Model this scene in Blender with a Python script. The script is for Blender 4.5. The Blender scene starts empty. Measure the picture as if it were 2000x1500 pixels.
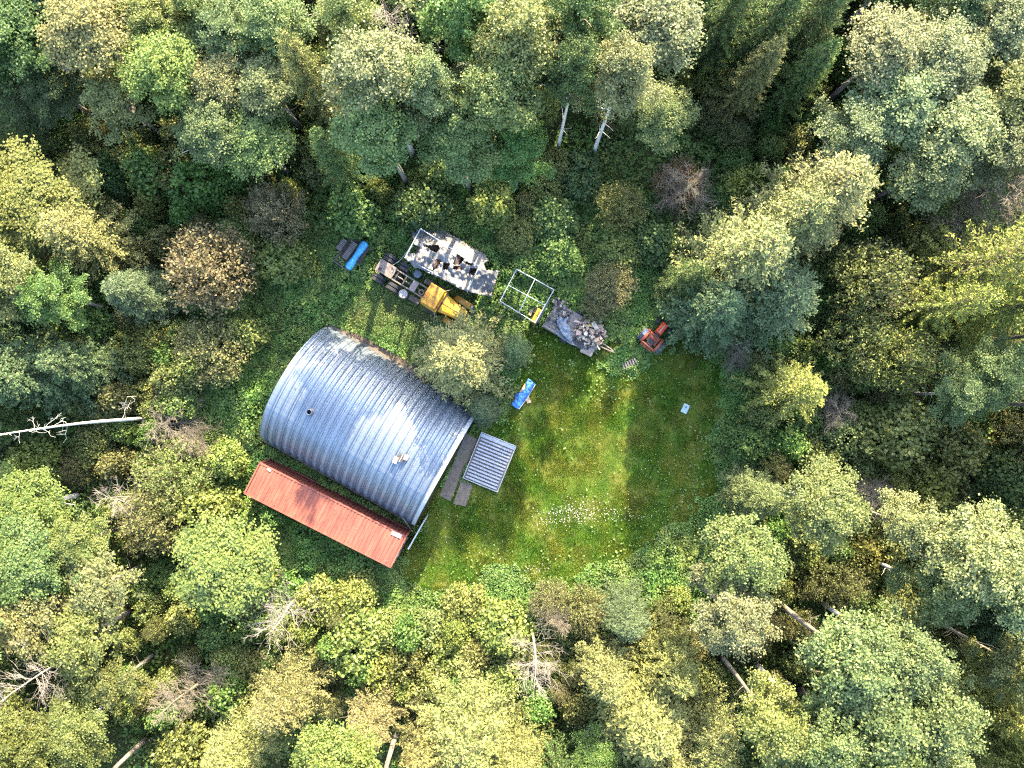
import bpy, math, random
import numpy as np
from mathutils import Vector, Matrix

# ------------------------------------------------------------------ camera, sky, sun, exposure
CAM_H = 55.0            # drone height above the ground
FPX = 1388.0            # focal length in pixels of a 2000 px wide frame (24 mm equivalent)
sc = bpy.context.scene
cam_d = bpy.data.cameras.new("camera")
cam_d.sensor_width = 36.0
cam_d.lens = 36.0 * FPX / 2000.0
cam_d.clip_end = 2000.0
cam = bpy.data.objects.new("camera", cam_d)
cam.location = (0, 0, CAM_H)
cam.rotation_euler = (0, 0, 0)
sc.collection.objects.link(cam)
sc.camera = cam

SUN_EL = math.radians(28.0)
SUN_DIR = Vector((0.255, 0.967, 0)).normalized()          # horizontal direction towards the sun
SUN_VEC = Vector((SUN_DIR.x * math.cos(SUN_EL), SUN_DIR.y * math.cos(SUN_EL), math.sin(SUN_EL)))

world = bpy.data.worlds.new("World")
sc.world = world
world.use_nodes = True
wn = world.node_tree
wn.nodes.clear()
w_out = wn.nodes.new("ShaderNodeOutputWorld")
w_bg = wn.nodes.new("ShaderNodeBackground")
w_sky = wn.nodes.new("ShaderNodeTexSky")
w_sky.sky_type = 'NISHITA'
w_sky.sun_disc = False
w_sky.sun_elevation = SUN_EL
w_sky.sun_rotation = math.atan2(SUN_DIR.x, SUN_DIR.y)
w_bg.inputs["Strength"].default_value = 0.15
w_sky.dust_density = 2.0
w_sky.ozone_density = 0.6
wn.links.new(w_sky.outputs[0], w_bg.inputs["Color"])
wn.links.new(w_bg.outputs[0], w_out.inputs["Surface"])

sun_d = bpy.data.lights.new("sun", 'SUN')
sun_d.energy = 3.4
sun_d.angle = math.radians(0.5)
sun_d.color = (1.0, 0.85, 0.57)
sun = bpy.data.objects.new("sun", sun_d)
sun.rotation_euler = SUN_VEC.to_track_quat('Z', 'Y').to_euler()
sun.location = (20, 60, 70)
sc.collection.objects.link(sun)

sc.view_settings.view_transform = 'Standard'
sc.view_settings.look = 'None'
sc.view_settings.gamma = 1.0
sc.view_settings.use_curve_mapping = False
sc.view_settings.exposure = 3.1
sc.cycles.max_bounces = 6
sc.cycles.diffuse_bounces = 4
sc.cycles.glossy_bounces = 3
sc.cycles.transmission_bounces = 3
sc.cycles.caustics_reflective = False
sc.cycles.caustics_refractive = False
sc.cycles.use_denoising = False
sc.cycles.filter_width = 1.2

# ------------------------------------------------------------------ helpers
def W(px, py, h=0.0):
    """ground/height point seen at pixel (px, py) of the 2000x1500 photograph"""
    s = (CAM_H - h) / FPX
    return Vector(((px - 1000.0) * s, (750.0 - py) * s, h))

def link(o, parent=None):
    sc.collection.objects.link(o)
    if parent is not None:
        o.parent = parent
    return o

def tag(o, label=None, cat=None, group=None, kind=None):
    if label: o["label"] = label
    if cat: o["category"] = cat
    if group: o["group"] = group
    if kind: o["kind"] = kind
    return o

def empty(name, loc, rz=0.0, label=None, cat=None, group=None):
    o = bpy.data.objects.new(name, None)
    o.empty_display_size = 0.3
    o.location = loc
    o.rotation_euler = (0, 0, rz)
    link(o)
    return tag(o, label, cat, group)

class MB:
    """collects shapes; build() links them as one mesh object"""
    def __init__(self):
        self.v = []; self.f = []
    def quadmesh(self, verts, faces):
        b = len(self.v)
        self.v += [tuple(p) for p in verts]
        self.f += [tuple(i + b for i in f) for f in faces]
        return self
    def box(self, c, s, rz=0.0, rx=0.0, ry=0.0, taper=1.0, tapx=None):
        hx, hy, hz = s[0] / 2, s[1] / 2, s[2] / 2
        tx = taper if tapx is None else tapx
        pts = [(-hx, -hy, -hz), (hx, -hy, -hz), (hx, hy, -hz), (-hx, hy, -hz),
               (-hx * tx, -hy * taper, hz), (hx * tx, -hy * taper, hz), (hx * tx, hy * taper, hz), (-hx * tx, hy * taper, hz)]
        R = Matrix.Rotation(rz, 3, 'Z') @ Matrix.Rotation(ry, 3, 'Y') @ Matrix.Rotation(rx, 3, 'X')
        c = Vector(c)
        return self.quadmesh([c + R @ Vector(p) for p in pts],
                             [(0, 3, 2, 1), (4, 5, 6, 7), (0, 1, 5, 4), (1, 2, 6, 5), (2, 3, 7, 6), (3, 0, 4, 7)])
    def tube(self, pts, radii, n=8, cap=True):
        pts = [Vector(p) for p in pts]
        if not hasattr(radii, '__len__'):
            radii = [radii] * len(pts)
        V = []; F = []
        prev = None
        for i, p in enumerate(pts):
            d = (pts[min(i + 1, len(pts) - 1)] - pts[max(i - 1, 0)])
            if d.length < 1e-9: d = Vector((0, 0, 1))
            d.normalize()
            if prev is None:
                a = d.orthogonal().normalized()
            else:
                a = (prev - d * prev.dot(d))
                a = a.normalized() if a.length > 1e-6 else d.orthogonal().normalized()
            prev = a
            b = d.cross(a)
            for k in range(n):
                t = 2 * math.pi * k / n
                V.append(p + (a * math.cos(t) + b * math.sin(t)) * radii[i])
        for i in range(len(pts) - 1):
            for k in range(n):
                k2 = (k + 1) % n
                F.append((i * n + k, i * n + k2, (i + 1) * n + k2, (i + 1) * n + k))
        if cap:
            F.append(tuple(reversed(range(n))))
            F.append(tuple(range((len(pts) - 1) * n, len(pts) * n)))
        return self.quadmesh(V, F)
    def cyl(self, c, r, h, n=20, r2=None, axis='Z'):
        c = Vector(c)
        d = {'X': Vector((1, 0, 0)), 'Y': Vector((0, 1, 0)), 'Z': Vector((0, 0, 1))}[axis] * (h / 2)
        return self.tube([c - d, c + d], [r, r if r2 is None else r2], n)
    def torus(self, c, R, r, n=20, m=8, axis='Z', half=1.0):
        pts = []
        c = Vector(c)
        for i in range(n + 1):
            t = 2 * math.pi * half * i / n
            if axis == 'Z': p = Vector((math.cos(t) * R, math.sin(t) * R, 0))
            elif axis == 'Y': p = Vector((math.cos(t) * R, 0, math.sin(t) * R))
            else: p = Vector((0, math.cos(t) * R, math.sin(t) * R))
            pts.append(c + p)
        return self.tube(pts, r, m, cap=half < 1)
    def mesh(self, name, mat=None, smooth=False):
        me = bpy.data.meshes.new(name)
        me.from_pydata([tuple(p) for p in self.v], [], self.f)
        me.update()
        if mat: me.materials.append(mat)
        if smooth:
            me.polygons.foreach_set("use_smooth", [True] * len(me.polygons))
        return me
    def build(self, name, mat, parent=None, smooth=False, bevel=0.0):
        o = bpy.data.objects.new(name, self.mesh(name, mat, smooth))
        link(o, parent)
        if bevel > 0:
            m = o.modifiers.new("bevel", 'BEVEL')
            m.width = bevel; m.segments = 2; m.limit_method = 'ANGLE'
        return o

def mesh_np(name, V, F, mat=None, tint=None):
    """V (n,3), F (m,k) with constant k"""
    me = bpy.data.meshes.new(name)
    n, m, k = len(V), len(F), F.shape[1]
    me.vertices.add(n)
    me.vertices.foreach_set("co", np.ascontiguousarray(V, dtype=np.float32).ravel())
    me.loops.add(m * k)
    me.loops.foreach_set("vertex_index", np.ascontiguousarray(F, dtype=np.int32).ravel())
    me.polygons.add(m)
    me.polygons.foreach_set("loop_start", np.arange(0, m * k, k, dtype=np.int32))
    if tint is not None:
        a = me.attributes.new("tint", 'FLOAT', 'FACE')
        a.data.foreach_set("value", np.ascontiguousarray(tint, dtype=np.float32))
    me.update(calc_edges=True)
    if mat: me.materials.append(mat)
    return me

def unit(a):
    return a / np.maximum(np.linalg.norm(a, axis=1, keepdims=True), 1e-9)

def leaf_quads(rng, C, size, bias, aspect=0.7, tdir=None, bend=0.25, tn=.25):
    """one small bent leaf face per centre"""
    N = len(C)
    n = unit(rng.normal(size=(N, 3)) * 0.8 + bias)
    t = rng.normal(size=(N, 3)) if tdir is None else tdir + rng.normal(size=(N, 3)) * tn
    t = unit(t - n * np.sum(t * n, axis=1, keepdims=True))
    b = np.cross(n, t)
    s = size[:, None]
    V = np.empty((N, 4, 3))
    V[:, 0] = C + t * s - n * s * bend
    V[:, 1] = C + b * s * aspect
    V[:, 2] = C - t * s - n * s * bend
    V[:, 3] = C - b * s * aspect
    return V.reshape(-1, 3), np.arange(N * 4).reshape(N, 4)

def value_noise(x, y, scale, seed):
    r = np.random.default_rng(seed).random((256, 256))
    fx, fy = np.asarray(x) / scale + 1000.3, np.asarray(y) / scale + 1000.7
    ix, iy = np.floor(fx).astype(int), np.floor(fy).astype(int)
    tx, ty = fx - ix, fy - iy
    tx = tx * tx * (3 - 2 * tx); ty = ty * ty * (3 - 2 * ty)
    g = lambda a, b: r[a % 256, b % 256]
    return (g(ix, iy) * (1 - tx) + g(ix + 1, iy) * tx) * (1 - ty) + (g(ix, iy + 1) * (1 - tx) + g(ix + 1, iy + 1) * tx) * ty

def poly_world(pts, h=0.0):
    return np.array([[W(a, b, h).x, W(a, b, h).y] for a, b in pts])

def in_poly(P, poly):
    x, y = P[:, 0], P[:, 1]
    inside = np.zeros(len(P), bool)
    j = len(poly) - 1
    for i in range(len(poly)):
        xi, yi = poly[i]; xj, yj = poly[j]
        c = ((yi > y) != (yj > y)) & (x < (xj - xi) * (y - yi) / ((yj - yi) if yj != yi else 1e-9) + xi)
        inside ^= c
        j = i
    return inside

def poly_dist(P, poly):
    d = np.full(len(P), 1e9)
    for i in range(len(poly)):
        a = poly[i]; b = poly[(i + 1) % len(poly)]
        ab = b - a
        t = np.clip(((P - a) @ ab) / max(ab @ ab, 1e-9), 0, 1)
        q = a + t[:, None] * ab
        d = np.minimum(d, np.hypot(P[:, 0] - q[:, 0], P[:, 1] - q[:, 1]))
    return d

# ------------------------------------------------------------------ materials
def node_mat(name):
    m = bpy.data.materials.new(name)
    m.use_nodes = True
    nt = m.node_tree
    return m, nt, nt.nodes["Principled BSDF"]

def mat(name, c1, c2=None, scale=3.0, rough=0.6, metal=0.0, detail=6.0, lo=0.38, hi=0.62, c3=None, c3_scale=0.8,
        c3_lo=0.55, c3_hi=0.7, bump=0.0, bump_scale=20.0, spec=0.4, stretch=None, rand=0.0):
    m, nt, p = node_mat(name)
    p.inputs["Roughness"].default_value = rough
    p.inputs["Metallic"].default_value = metal
    p.inputs["Specular IOR Level"].default_value = spec
    tc = nt.nodes.new("ShaderNodeTexCoord")
    mp = nt.nodes.new("ShaderNodeMapping")
    if stretch: mp.inputs["Scale"].default_value = stretch
    nt.links.new(tc.outputs["Object"], mp.inputs[0])
    def noise(sc_, det=detail):
        n = nt.nodes.new("ShaderNodeTexNoise")
        n.inputs["Scale"].default_value = sc_
        n.inputs["Detail"].default_value = det
        n.inputs["Roughness"].default_value = 0.65
        nt.links.new(mp.outputs[0], n.inputs["Vector"])
        return n
    def ramp(src, lo_, hi_):
        r = nt.nodes.new("ShaderNodeMapRange")
        r.inputs["From Min"].default_value = lo_; r.inputs["From Max"].default_value = hi_
        nt.links.new(src, r.inputs["Value"])
        return r.outputs[0]
    def mix(fac, a, b):
        x = nt.nodes.new("ShaderNodeMix"); x.data_type = 'RGBA'
        if isinstance(fac, float): x.inputs[0].default_value = fac
        else: nt.links.new(fac, x.inputs[0])
        for s, v in ((6, a), (7, b)):
            if isinstance(v, tuple): x.inputs[s].default_value = (*v, 1)
            else: nt.links.new(v, x.inputs[s])
        return x.outputs[2]
    col = c1
    if c2: col = mix(ramp(noise(scale).outputs[0], lo, hi), c1, c2)
    if c3: col = mix(ramp(noise(c3_scale).outputs[0], c3_lo, c3_hi), col, c3)
    if rand > 0:
        oi = nt.nodes.new("ShaderNodeObjectInfo")
        hs = nt.nodes.new("ShaderNodeHueSaturation")
        mr = nt.nodes.new("ShaderNodeMapRange")
        mr.inputs["To Min"].default_value = 1 - rand; mr.inputs["To Max"].default_value = 1 + rand
        nt.links.new(oi.outputs["Random"], mr.inputs["Value"])
        nt.links.new(mr.outputs[0], hs.inputs["Value"])
        if isinstance(col, tuple): hs.inputs["Color"].default_value = (*col, 1)
        else: nt.links.new(col, hs.inputs["Color"])
        col = hs.outputs[0]
    if isinstance(col, tuple): p.inputs["Base Color"].default_value = (*col, 1)
    else: nt.links.new(col, p.inputs["Base Color"])
    if bump > 0:
        b = nt.nodes.new("ShaderNodeBump")
        b.inputs["Strength"].default_value = bump
        b.inputs["Distance"].default_value = 0.05
        nt.links.new(noise(bump_scale).outputs[0], b.inputs["Height"])
        nt.links.new(b.outputs[0], p.inputs["Normal"])
    return m

def foliage_mat(name, use_object_color=True, color=(.1, .13, .05), trans=0.28, gloss=0.05, var=0.45, hue=0.03, patch=None):
    m = bpy.data.materials.new(name)
    m.use_nodes = True
    nt = m.node_tree
    nt.nodes.clear()
    out = nt.nodes.new("ShaderNodeOutputMaterial")
    hs = nt.nodes.new("ShaderNodeHueSaturation")
    if use_object_color:
        oi = nt.nodes.new("ShaderNodeObjectInfo")
        src = oi.outputs["Color"]
    else:
        rgb = nt.nodes.new("ShaderNodeRGB"); rgb.outputs[0].default_value = (*color, 1)
        src = rgb.outputs[0]
    if patch:
        tc = nt.nodes.new("ShaderNodeTexCoord")
        nz = nt.nodes.new("ShaderNodeTexNoise"); nz.inputs["Scale"].default_value = patch[1]; nz.inputs["Detail"].default_value = 3
        nt.links.new(tc.outputs["Object"], nz.inputs["Vector"])
        mr = nt.nodes.new("ShaderNodeMapRange"); mr.inputs["From Min"].default_value = .4; mr.inputs["From Max"].default_value = .62
        nt.links.new(nz.outputs[0], mr.inputs[0])
        mx = nt.nodes.new("ShaderNodeMix"); mx.data_type = 'RGBA'
        nt.links.new(mr.outputs[0], mx.inputs[0]); nt.links.new(src, mx.inputs[6]); mx.inputs[7].default_value = (*patch[0], 1)
        src = mx.outputs[2]
    at = nt.nodes.new("ShaderNodeAttribute"); at.attribute_name = "tint"
    v = nt.nodes.new("ShaderNodeMapRange")
    v.inputs["To Min"].default_value = 1 - var; v.inputs["To Max"].default_value = 1 + var
    nt.links.new(at.outputs["Fac"], v.inputs["Value"])
    h = nt.nodes.new("ShaderNodeMapRange")
    h.inputs["To Min"].default_value = 0.5 + hue; h.inputs["To Max"].default_value = 0.5 - hue
    nt.links.new(at.outputs["Fac"], h.inputs["Value"])
    nt.links.new(src, hs.inputs["Color"])
    nt.links.new(v.outputs[0], hs.inputs["Value"])
    nt.links.new(h.outputs[0], hs.inputs["Hue"])
    d = nt.nodes.new("ShaderNodeBsdfDiffuse")
    t = nt.nodes.new("ShaderNodeBsdfTranslucent")
    g = nt.nodes.new("ShaderNodeBsdfGlossy"); g.inputs["Roughness"].default_value = 0.55
    g.inputs["Color"].default_value = (1, 1, 1, 1)
    nt.links.new(hs.outputs[0], d.inputs["Color"])
    nt.links.new(hs.outputs[0], t.inputs["Color"])
    m1 = nt.nodes.new("ShaderNodeMixShader"); m1.inputs[0].default_value = trans
    nt.links.new(d.outputs[0], m1.inputs[1]); nt.links.new(t.outputs[0], m1.inputs[2])
    m2 = nt.nodes.new("ShaderNodeMixShader"); m2.inputs[0].default_value = gloss
    nt.links.new(m1.outputs[0], m2.inputs[1]); nt.links.new(g.outputs[0], m2.inputs[2])
    nt.links.new(m2.outputs[0], out.inputs["Surface"])
    return m

M = {}
M['leaf'] = foliage_mat("leaf_material", trans=0.3, gloss=0.02, var=.38)
M['needle'] = foliage_mat("needle_material", trans=0.15, gloss=0.012, var=0.45)
M['under'] = foliage_mat("undergrowth_material", False, (.100, .200, .040), gloss=.02, patch=((.135, .190, .046), .28))
M['grass'] = foliage_mat("grass_material", False, (.098, .195, .017), trans=0.45, gloss=0.01, patch=((.165, .205, .024), .4))
M['litter'] = foliage_mat("litter_material", False, (.12, .085, .045), trans=0.1, var=.4)
M['flower'] = foliage_mat("flower_material", False, (.55, .54, .50), trans=0.2, var=0.12, hue=0)
M['bark_pale'] = mat("pale_bark", (.56, .53, .46), (.30, .27, .23), 2.2, .85, lo=.5, hi=.72, c3=(.06, .05, .045), c3_scale=5, c3_lo=.62, c3_hi=.7, stretch=(1, 1, .35))
M['bark_grey'] = mat("grey_bark", (.23, .20, .16), (.13, .11, .09), 3, .9, stretch=(1, 1, .35))
M['bark_dark'] = mat("dark_bark", (.13, .10, .075), (.06, .045, .035), 6, .9, bump=.4)
M['dead_wood'] = mat("dead_wood", (.27, .24, .20), (.17, .145, .12), 2, .9)
M['dead_brown'] = mat("dead_twig", (.17, .145, .10), (.11, .09, .065), 2, .9)
M['tin'] = mat("galvanised_sheet", (.22, .265, .325), (.165, .205, .255), 1.1, .42, .5, c3=(.165, .18, .20), c3_scale=.9, c3_lo=.5, c3_hi=.75, rand=.09, bump=.08, bump_scale=3, stretch=(2.6, .45, .45))
M['tin_white'] = mat("white_painted_sheet", (.34, .375, .425), (.27, .30, .345), 2.0, .5, .2, c3=(.26, .26, .27), c3_scale=6, c3_lo=.6, c3_hi=.66, rand=.06)
M['white_metal'] = mat("white_metal", (.36, .385, .41), (.27, .29, .31), 3, .5)
M['red'] = mat("faded_red_paint", (.19, .052, .036), (.245, .085, .053), 1.6, .7, .0, c3=(.125, .042, .034), c3_scale=1.1, c3_lo=.5, c3_hi=.68, stretch=(2.2, .35, 1), bump=.15)
M['red_dark'] = mat("red_paint_worn", (.19, .055, .04), (.14, .04, .03), 2.5, .6)
M['concrete'] = mat("old_concrete", (.16, .13, .105), (.11, .092, .075), 3, .9, c3=(.12, .11, .07), c3_scale=1.2, bump=.3)
M['dirt'] = mat("bare_dirt", (.14, .105, .08), (.09, .07, .05), 2.5, .95, bump=.5)
M['amber'] = mat("rusty_yellow_paint", (.34, .19, .02), (.27, .115, .013), 3.5, .55, c3=(.22, .07, .015), c3_scale=2.2, c3_lo=.56, c3_hi=.68, bump=.1)
M['amber_bright'] = mat("yellow_paint_rust", (.60, .32, .02), (.52, .24, .015), 3.0, .5, c3=(.34, .10, .015), c3_scale=2.6, c3_lo=.52, c3_hi=.62)
M['steel_dark'] = mat("dark_steel", (.05, .045, .045), (.085, .065, .055), 4, .7, .3)
M['steel_rail'] = mat("dusty_rail", (.20, .165, .15), (.13, .10, .09), 4, .75, .1)
M['rubber'] = mat("tyre_rubber", (.028, .028, .032), (.05, .05, .055), 6, .8)
M['rim'] = mat("rim_steel", (.17, .15, .14), (.09, .075, .07), 4, .6, .3)
M['plate'] = mat("pinkish_plate", (.30, .23, .22), (.24, .18, .17), 5, .7)
M['pale_drum'] = mat("pale_drum", (.30, .275, .275), (.23, .21, .21), 5, .6)
M['blue_drum'] = mat("steel_blue_drum", (.10, .13, .17), (.07, .09, .12), 5, .4, .4)
M['glass'] = mat("dark_glass", (.02, .025, .03), None, rough=.08, spec=.6)
M['tarp'] = mat("torn_grey_tarp", (.115, .122, .138), (.155, .15, .142), 1.6, .6, c3=(.115, .095, .08), c3_scale=.9, c3_lo=.56, c3_hi=.7, bump=.35, bump_scale=5)
M['tarp_grey'] = mat("grey_sheet", (.16, .168, .18), (.20, .208, .22), 2, .55, bump=.25, bump_scale=4)
M['tarp_blue'] = mat("slate_blue_tarp", (.12, .155, .205), (.18, .215, .26), 3, .5, bump=.5, bump_scale=7)
M['tarp_black'] = mat("black_sheet", (.025, .025, .032), (.04, .04, .05), 3, .5)
M['blue'] = mat("bright_blue_tarp", (.035, .14, .42), (.05, .19, .50), 4, .45, bump=.3, bump_scale=9)
M['cyan'] = mat("cyan_tarp", (.04, .29, .52), (.10, .38, .58), 6, .45, c3=(.03, .17, .33), c3_scale=3, bump=.3, bump_scale=9)
M['wood_grey'] = mat("weathered_wood", (.19, .175, .165), (.12, .11, .105), 4, .85, stretch=(1, 6, 6), rand=.18)
M['wood_dark'] = mat("dark_wood", (.10, .075, .06), (.06, .045, .04), 4, .85, rand=.2)
M['wood_tan'] = mat("tan_wood", (.40, .31, .20), (.29, .21, .14), 4, .85, rand=.25)
M['rust'] = mat("rust_brown", (.12, .065, .045), (.08, .045, .035), 4, .8, rand=.15)
M['chunk_a'] = mat("chunk_tan", (.36, .28, .20), (.24, .18, .13), 7, .9, rand=.3, bump=.4)
M['chunk_b'] = mat("chunk_pink", (.40, .29, .25), (.28, .20, .17), 7, .9, rand=.3, bump=.4)
M['chunk_c'] = mat("chunk_dark", (.13, .10, .085), (.07, .06, .055), 7, .9, rand=.3, bump=.4)
M['chunk_d'] = mat("chunk_pale", (.50, .46, .38), (.38, .34, .28), 7, .9, rand=.2)
M['orange'] = mat("orange_paint", (.55, .07, .015), (.44, .05, .012), 5, .4)
M['orange_dull'] = mat("dull_orange_paint", (.30, .075, .035), (.20, .05, .03), 5, .6)
M['slate'] = mat("worn_slate_rubber", (.085, .095, .115), (.05, .055, .07), 6, .7)
M['yellow'] = mat("yellow_plastic", (.52, .31, .03), (.44, .25, .02), 4, .5)
M['pale_teal'] = mat("pale_teal_plastic", (.32, .42, .42), (.27, .36, .37), 4, .4)

# ------------------------------------------------------------------ ground
def ground_material():
    m, nt, p = node_mat("ground_material")
    p.inputs["Roughness"].default_value = 0.95
    p.inputs["Specular IOR Level"].default_value = 0.1
    tc = nt.nodes.new("ShaderNodeTexCoord")
    def noise(s, d=6):
        n = nt.nodes.new("ShaderNodeTexNoise"); n.inputs["Scale"].default_value = s; n.inputs["Detail"].default_value = d
        n.inputs["Roughness"].default_value = .7
        nt.links.new(tc.outputs["Object"], n.inputs["Vector"]); return n.outputs[0]
    def rng_(src, a, b):
        r = nt.nodes.new("ShaderNodeMapRange"); r.inputs["From Min"].default_value = a; r.inputs["From Max"].default_value = b
        nt.links.new(src, r.inputs[0]); return r.outputs[0]
    def mix(f, a, b):
        x = nt.nodes.new("ShaderNodeMix"); x.data_type = 'RGBA'; nt.links.new(f, x.inputs[0])
        for s, v in ((6, a), (7, b)):
            if isinstance(v, tuple): x.inputs[s].default_value = (*v, 1)
            else: nt.links.new(v, x.inputs[s])
        return x.outputs[2]
    c = mix(rng_(noise(.35), .42, .6), (.045, .062, .018), (.075, .07, .03))
    c = mix(rng_(noise(4), .45, .65), c, (.035, .045, .014))
    nt.links.new(c, p.inputs["Base Color"])
    b = nt.nodes.new("ShaderNodeBump"); b.inputs["Strength"].default_value = .8; b.inputs["Distance"].default_value = .08
    nt.links.new(noise(9), b.inputs["Height"]); nt.links.new(b.outputs[0], p.inputs["Normal"])
    return m

g = MB()
g.quadmesh([(-450, -450, 0), (450, -450, 0), (450, 450, 0), (-450, 450, 0)], [(0, 1, 2, 3)])
tag(g.build("ground", ground_material()), kind="structure")

LAWN = poly_world([(1005, 655), (1080, 655), (1170, 700), (1250, 690), (1330, 690), (1400, 715), (1425, 780), (1392, 860),
                   (1402, 950), (1350, 1030), (1290, 1085), (1160, 1125), (1090, 1145), (970, 1130), (830, 1150), (770, 1135),
                   (800, 1060), (835, 1000), (905, 860), (945, 800), (1000, 800)])
def lawn_material():
    m, nt, p = node_mat("lawn_material")
    p.inputs["Roughness"].default_value = 0.95
    p.inputs["Specular IOR Level"].default_value = 0.1
    tc = nt.nodes.new("ShaderNodeTexCoord")
    def noise(s, d=6):
        n = nt.nodes.new("ShaderNodeTexNoise"); n.inputs["Scale"].default_value = s; n.inputs["Detail"].default_value = d
        nt.links.new(tc.outputs["Object"], n.inputs["Vector"]); return n.outputs[0]
    r = nt.nodes.new("ShaderNodeMapRange"); r.inputs["From Min"].default_value = .4; r.inputs["From Max"].default_value = .62
    nt.links.new(noise(.4), r.inputs[0])
    x = nt.nodes.new("ShaderNodeMix"); x.data_type = 'RGBA'; nt.links.new(r.outputs[0], x.inputs[0])
    x.inputs[6].default_value = (.055, .10, .014, 1); x.inputs[7].default_value = (.10, .11, .022, 1)
    nt.links.new(x.outputs[2], p.inputs["Base Color"])
    r2 = nt.nodes.new("ShaderNodeMapRange"); r2.inputs["From Min"].default_value = .64; r2.inputs["From Max"].default_value = .74
    nt.links.new(noise(.9, 8), r2.inputs[0])
    x2 = nt.nodes.new("ShaderNodeMix"); x2.data_type = 'RGBA'; nt.links.new(r2.outputs[0], x2.inputs[0])
    nt.links.new(x.outputs[2], x2.inputs[6]); x2.inputs[7].default_value = (.13, .10, .06, 1)
    nt.links.new(x2.outputs[2], p.inputs["Base Color"])
    b = nt.nodes.new("ShaderNodeBump"); b.inputs["Strength"].default_value = .7; b.inputs["Distance"].default_value = .05
    nt.links.new(noise(14), b.inputs["Height"]); nt.links.new(b.outputs[0], p.inputs["Normal"])
    return m
lw = MB()
lw.quadmesh([(x, y, 0.004) for x, y in LAWN], [tuple(reversed(range(len(LAWN))))])
tag(lw.build("lawn", lawn_material()), kind="structure")

# strip of bare dirt along the hut's far wall, and a worn patch on the lawn
dp = [(640, 636), (700, 652), (770, 690), (850, 735), (935, 790), (930, 808), (860, 770), (790, 730), (700, 682), (650, 652)]
d = MB(); d.quadmesh([(*W(a, b).xy, 0.008) for a, b in dp], [tuple(reversed(range(len(dp))))])
tag(d.build("dirt_strip", M['dirt']), kind="structure")

# concrete apron slabs in front of the hut
SLAB_A = [(910, 846), (934, 858), (906, 916), (880, 979), (858, 968), (884, 908)]
SLAB_B = [(901, 937), (924, 946), (910, 989), (885, 984)]
for pl in (SLAB_A, SLAB_B):
    s = MB()
    n = len(pl)
    V = [(*W(a, b).xy, -0.05) for a, b in pl] + [(*W(a, b).xy, 0.06) for a, b in pl]
    s.quadmesh(V, [tuple(reversed(range(n, 2 * n)))] + [(i, (i + 1) % n, n + (i + 1) % n, n + i) for i in range(n)])
    tag(s.build("concrete_slab", M['concrete']), kind="structure")

# ------------------------------------------------------------------ quonset hut
HUT_RZ = math.atan2(-.489, .872)
HUT_C = Vector((.872, -.489, 0)) * -7.95 + Vector((-.489, -.872, 0)) * 8.02
HUT_L, HUT_A, HUT_B = 13.0, 4.94, 4.80
hut = empty("quonset_hut", HUT_C, HUT_RZ, "large arched hut of ribbed galvanised steel beside the lawn", "hut")
NP = 21
PW = HUT_L / NP
def arch(t, off=0.0):
    return ((HUT_A + off) * math.cos(t), (HUT_B + off) * math.sin(t) + 0.12)
def panel_mesh():
    prof = [(0, 0), (.10, 0), (.19, .10), (.30, .125), (.41, .10), (.50, 0), (PW - .012, 0)]
    K = 44
    V, F = [], []
    for k in range(K + 1):
        t = math.pi * k / K
        for x, o in prof:
            y, z = arch(t, o)
            V.append((x, y, z))
    n = len(prof)
    for k in range(K):
        for i in range(n - 1):
            F.append((k * n + i, (k + 1) * n + i, (k + 1) * n + i + 1, k * n + i + 1))
    # lapped seam standing up at the joint
    mb = MB(); mb.quadmesh(V, F)
    for k in range(K):
        t0, t1 = math.pi * k / K, math.pi * (k + 1) / K
        a, b, c, e = arch(t0), arch(t1), arch(t1, .035), arch(t0, .035)
        x0, x1 = PW - .035, PW - .012
        mb.quadmesh([(x0, *a), (x0, *b), (x0, *c), (x0, *e), (x1, *a), (x1, *b), (x1, *c), (x1, *e)],
                    [(0, 1, 2, 3), (4, 7, 6, 5), (3, 2, 6, 7)])
    for tl in (.62, 1.22, 1.92, 2.52):      # sheet laps
        for i in range(n - 1):
            q = []
            for tt_, oo in ((tl, .002), (tl, .016), (tl + .05, .016), (tl + .05, .002)):
                for x, o in prof[i:i + 2]:
                    y, z = arch(tt_, o + oo); q.append((x, y, z))
            mb.quadmesh(q, [(0, 2, 3, 1), (2, 4, 5, 3), (4, 6, 7, 5)])
        for x in (.24, .36):
            y, z = arch(tl + .025, .145)
            mb.box((x, y, z), (.03, .03, .03))
    return mb.mesh("roof_panel", M['tin'])
pm = panel_mesh()
for i in range(NP):
    o = bpy.data.objects.new("roof_panel", pm)
    o.location = (-HUT_L / 2 + i * PW, 0, random.Random(i).uniform(-.012, .012))
    link(o, hut)
def end_wall(x, face):
    mb = MB()
    K = 36
    pts = [(x, *arch(math.pi * k / K, -.04)) for k in range(K + 1)]
    mb.quadmesh(pts + [(x + .06 * face, p[1], p[2]) for p in pts],
                [tuple(range(K + 1)) if face < 0 else tuple(reversed(range(K + 1))),
                 tuple(range(K + 1, 2 * K + 2)) if face > 0 else tuple(reversed(range(K + 1, 2 * K + 2)))])
    for j in range(-17, 18):
        y = j * .25
        zt = (HUT_B - .1) * math.sqrt(max(0, 1 - (y / (HUT_A - .1)) ** 2))
        if zt > .4:
            mb.box((x + .085 * face, y, .15 + zt / 2), (.05, .06, zt - .1))
    return mb.build("end_wall", M['tin_white'], hut)
end_wall(HUT_L / 2 - .12, 1)
end_wall(-HUT_L / 2 + .12, -1)
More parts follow.
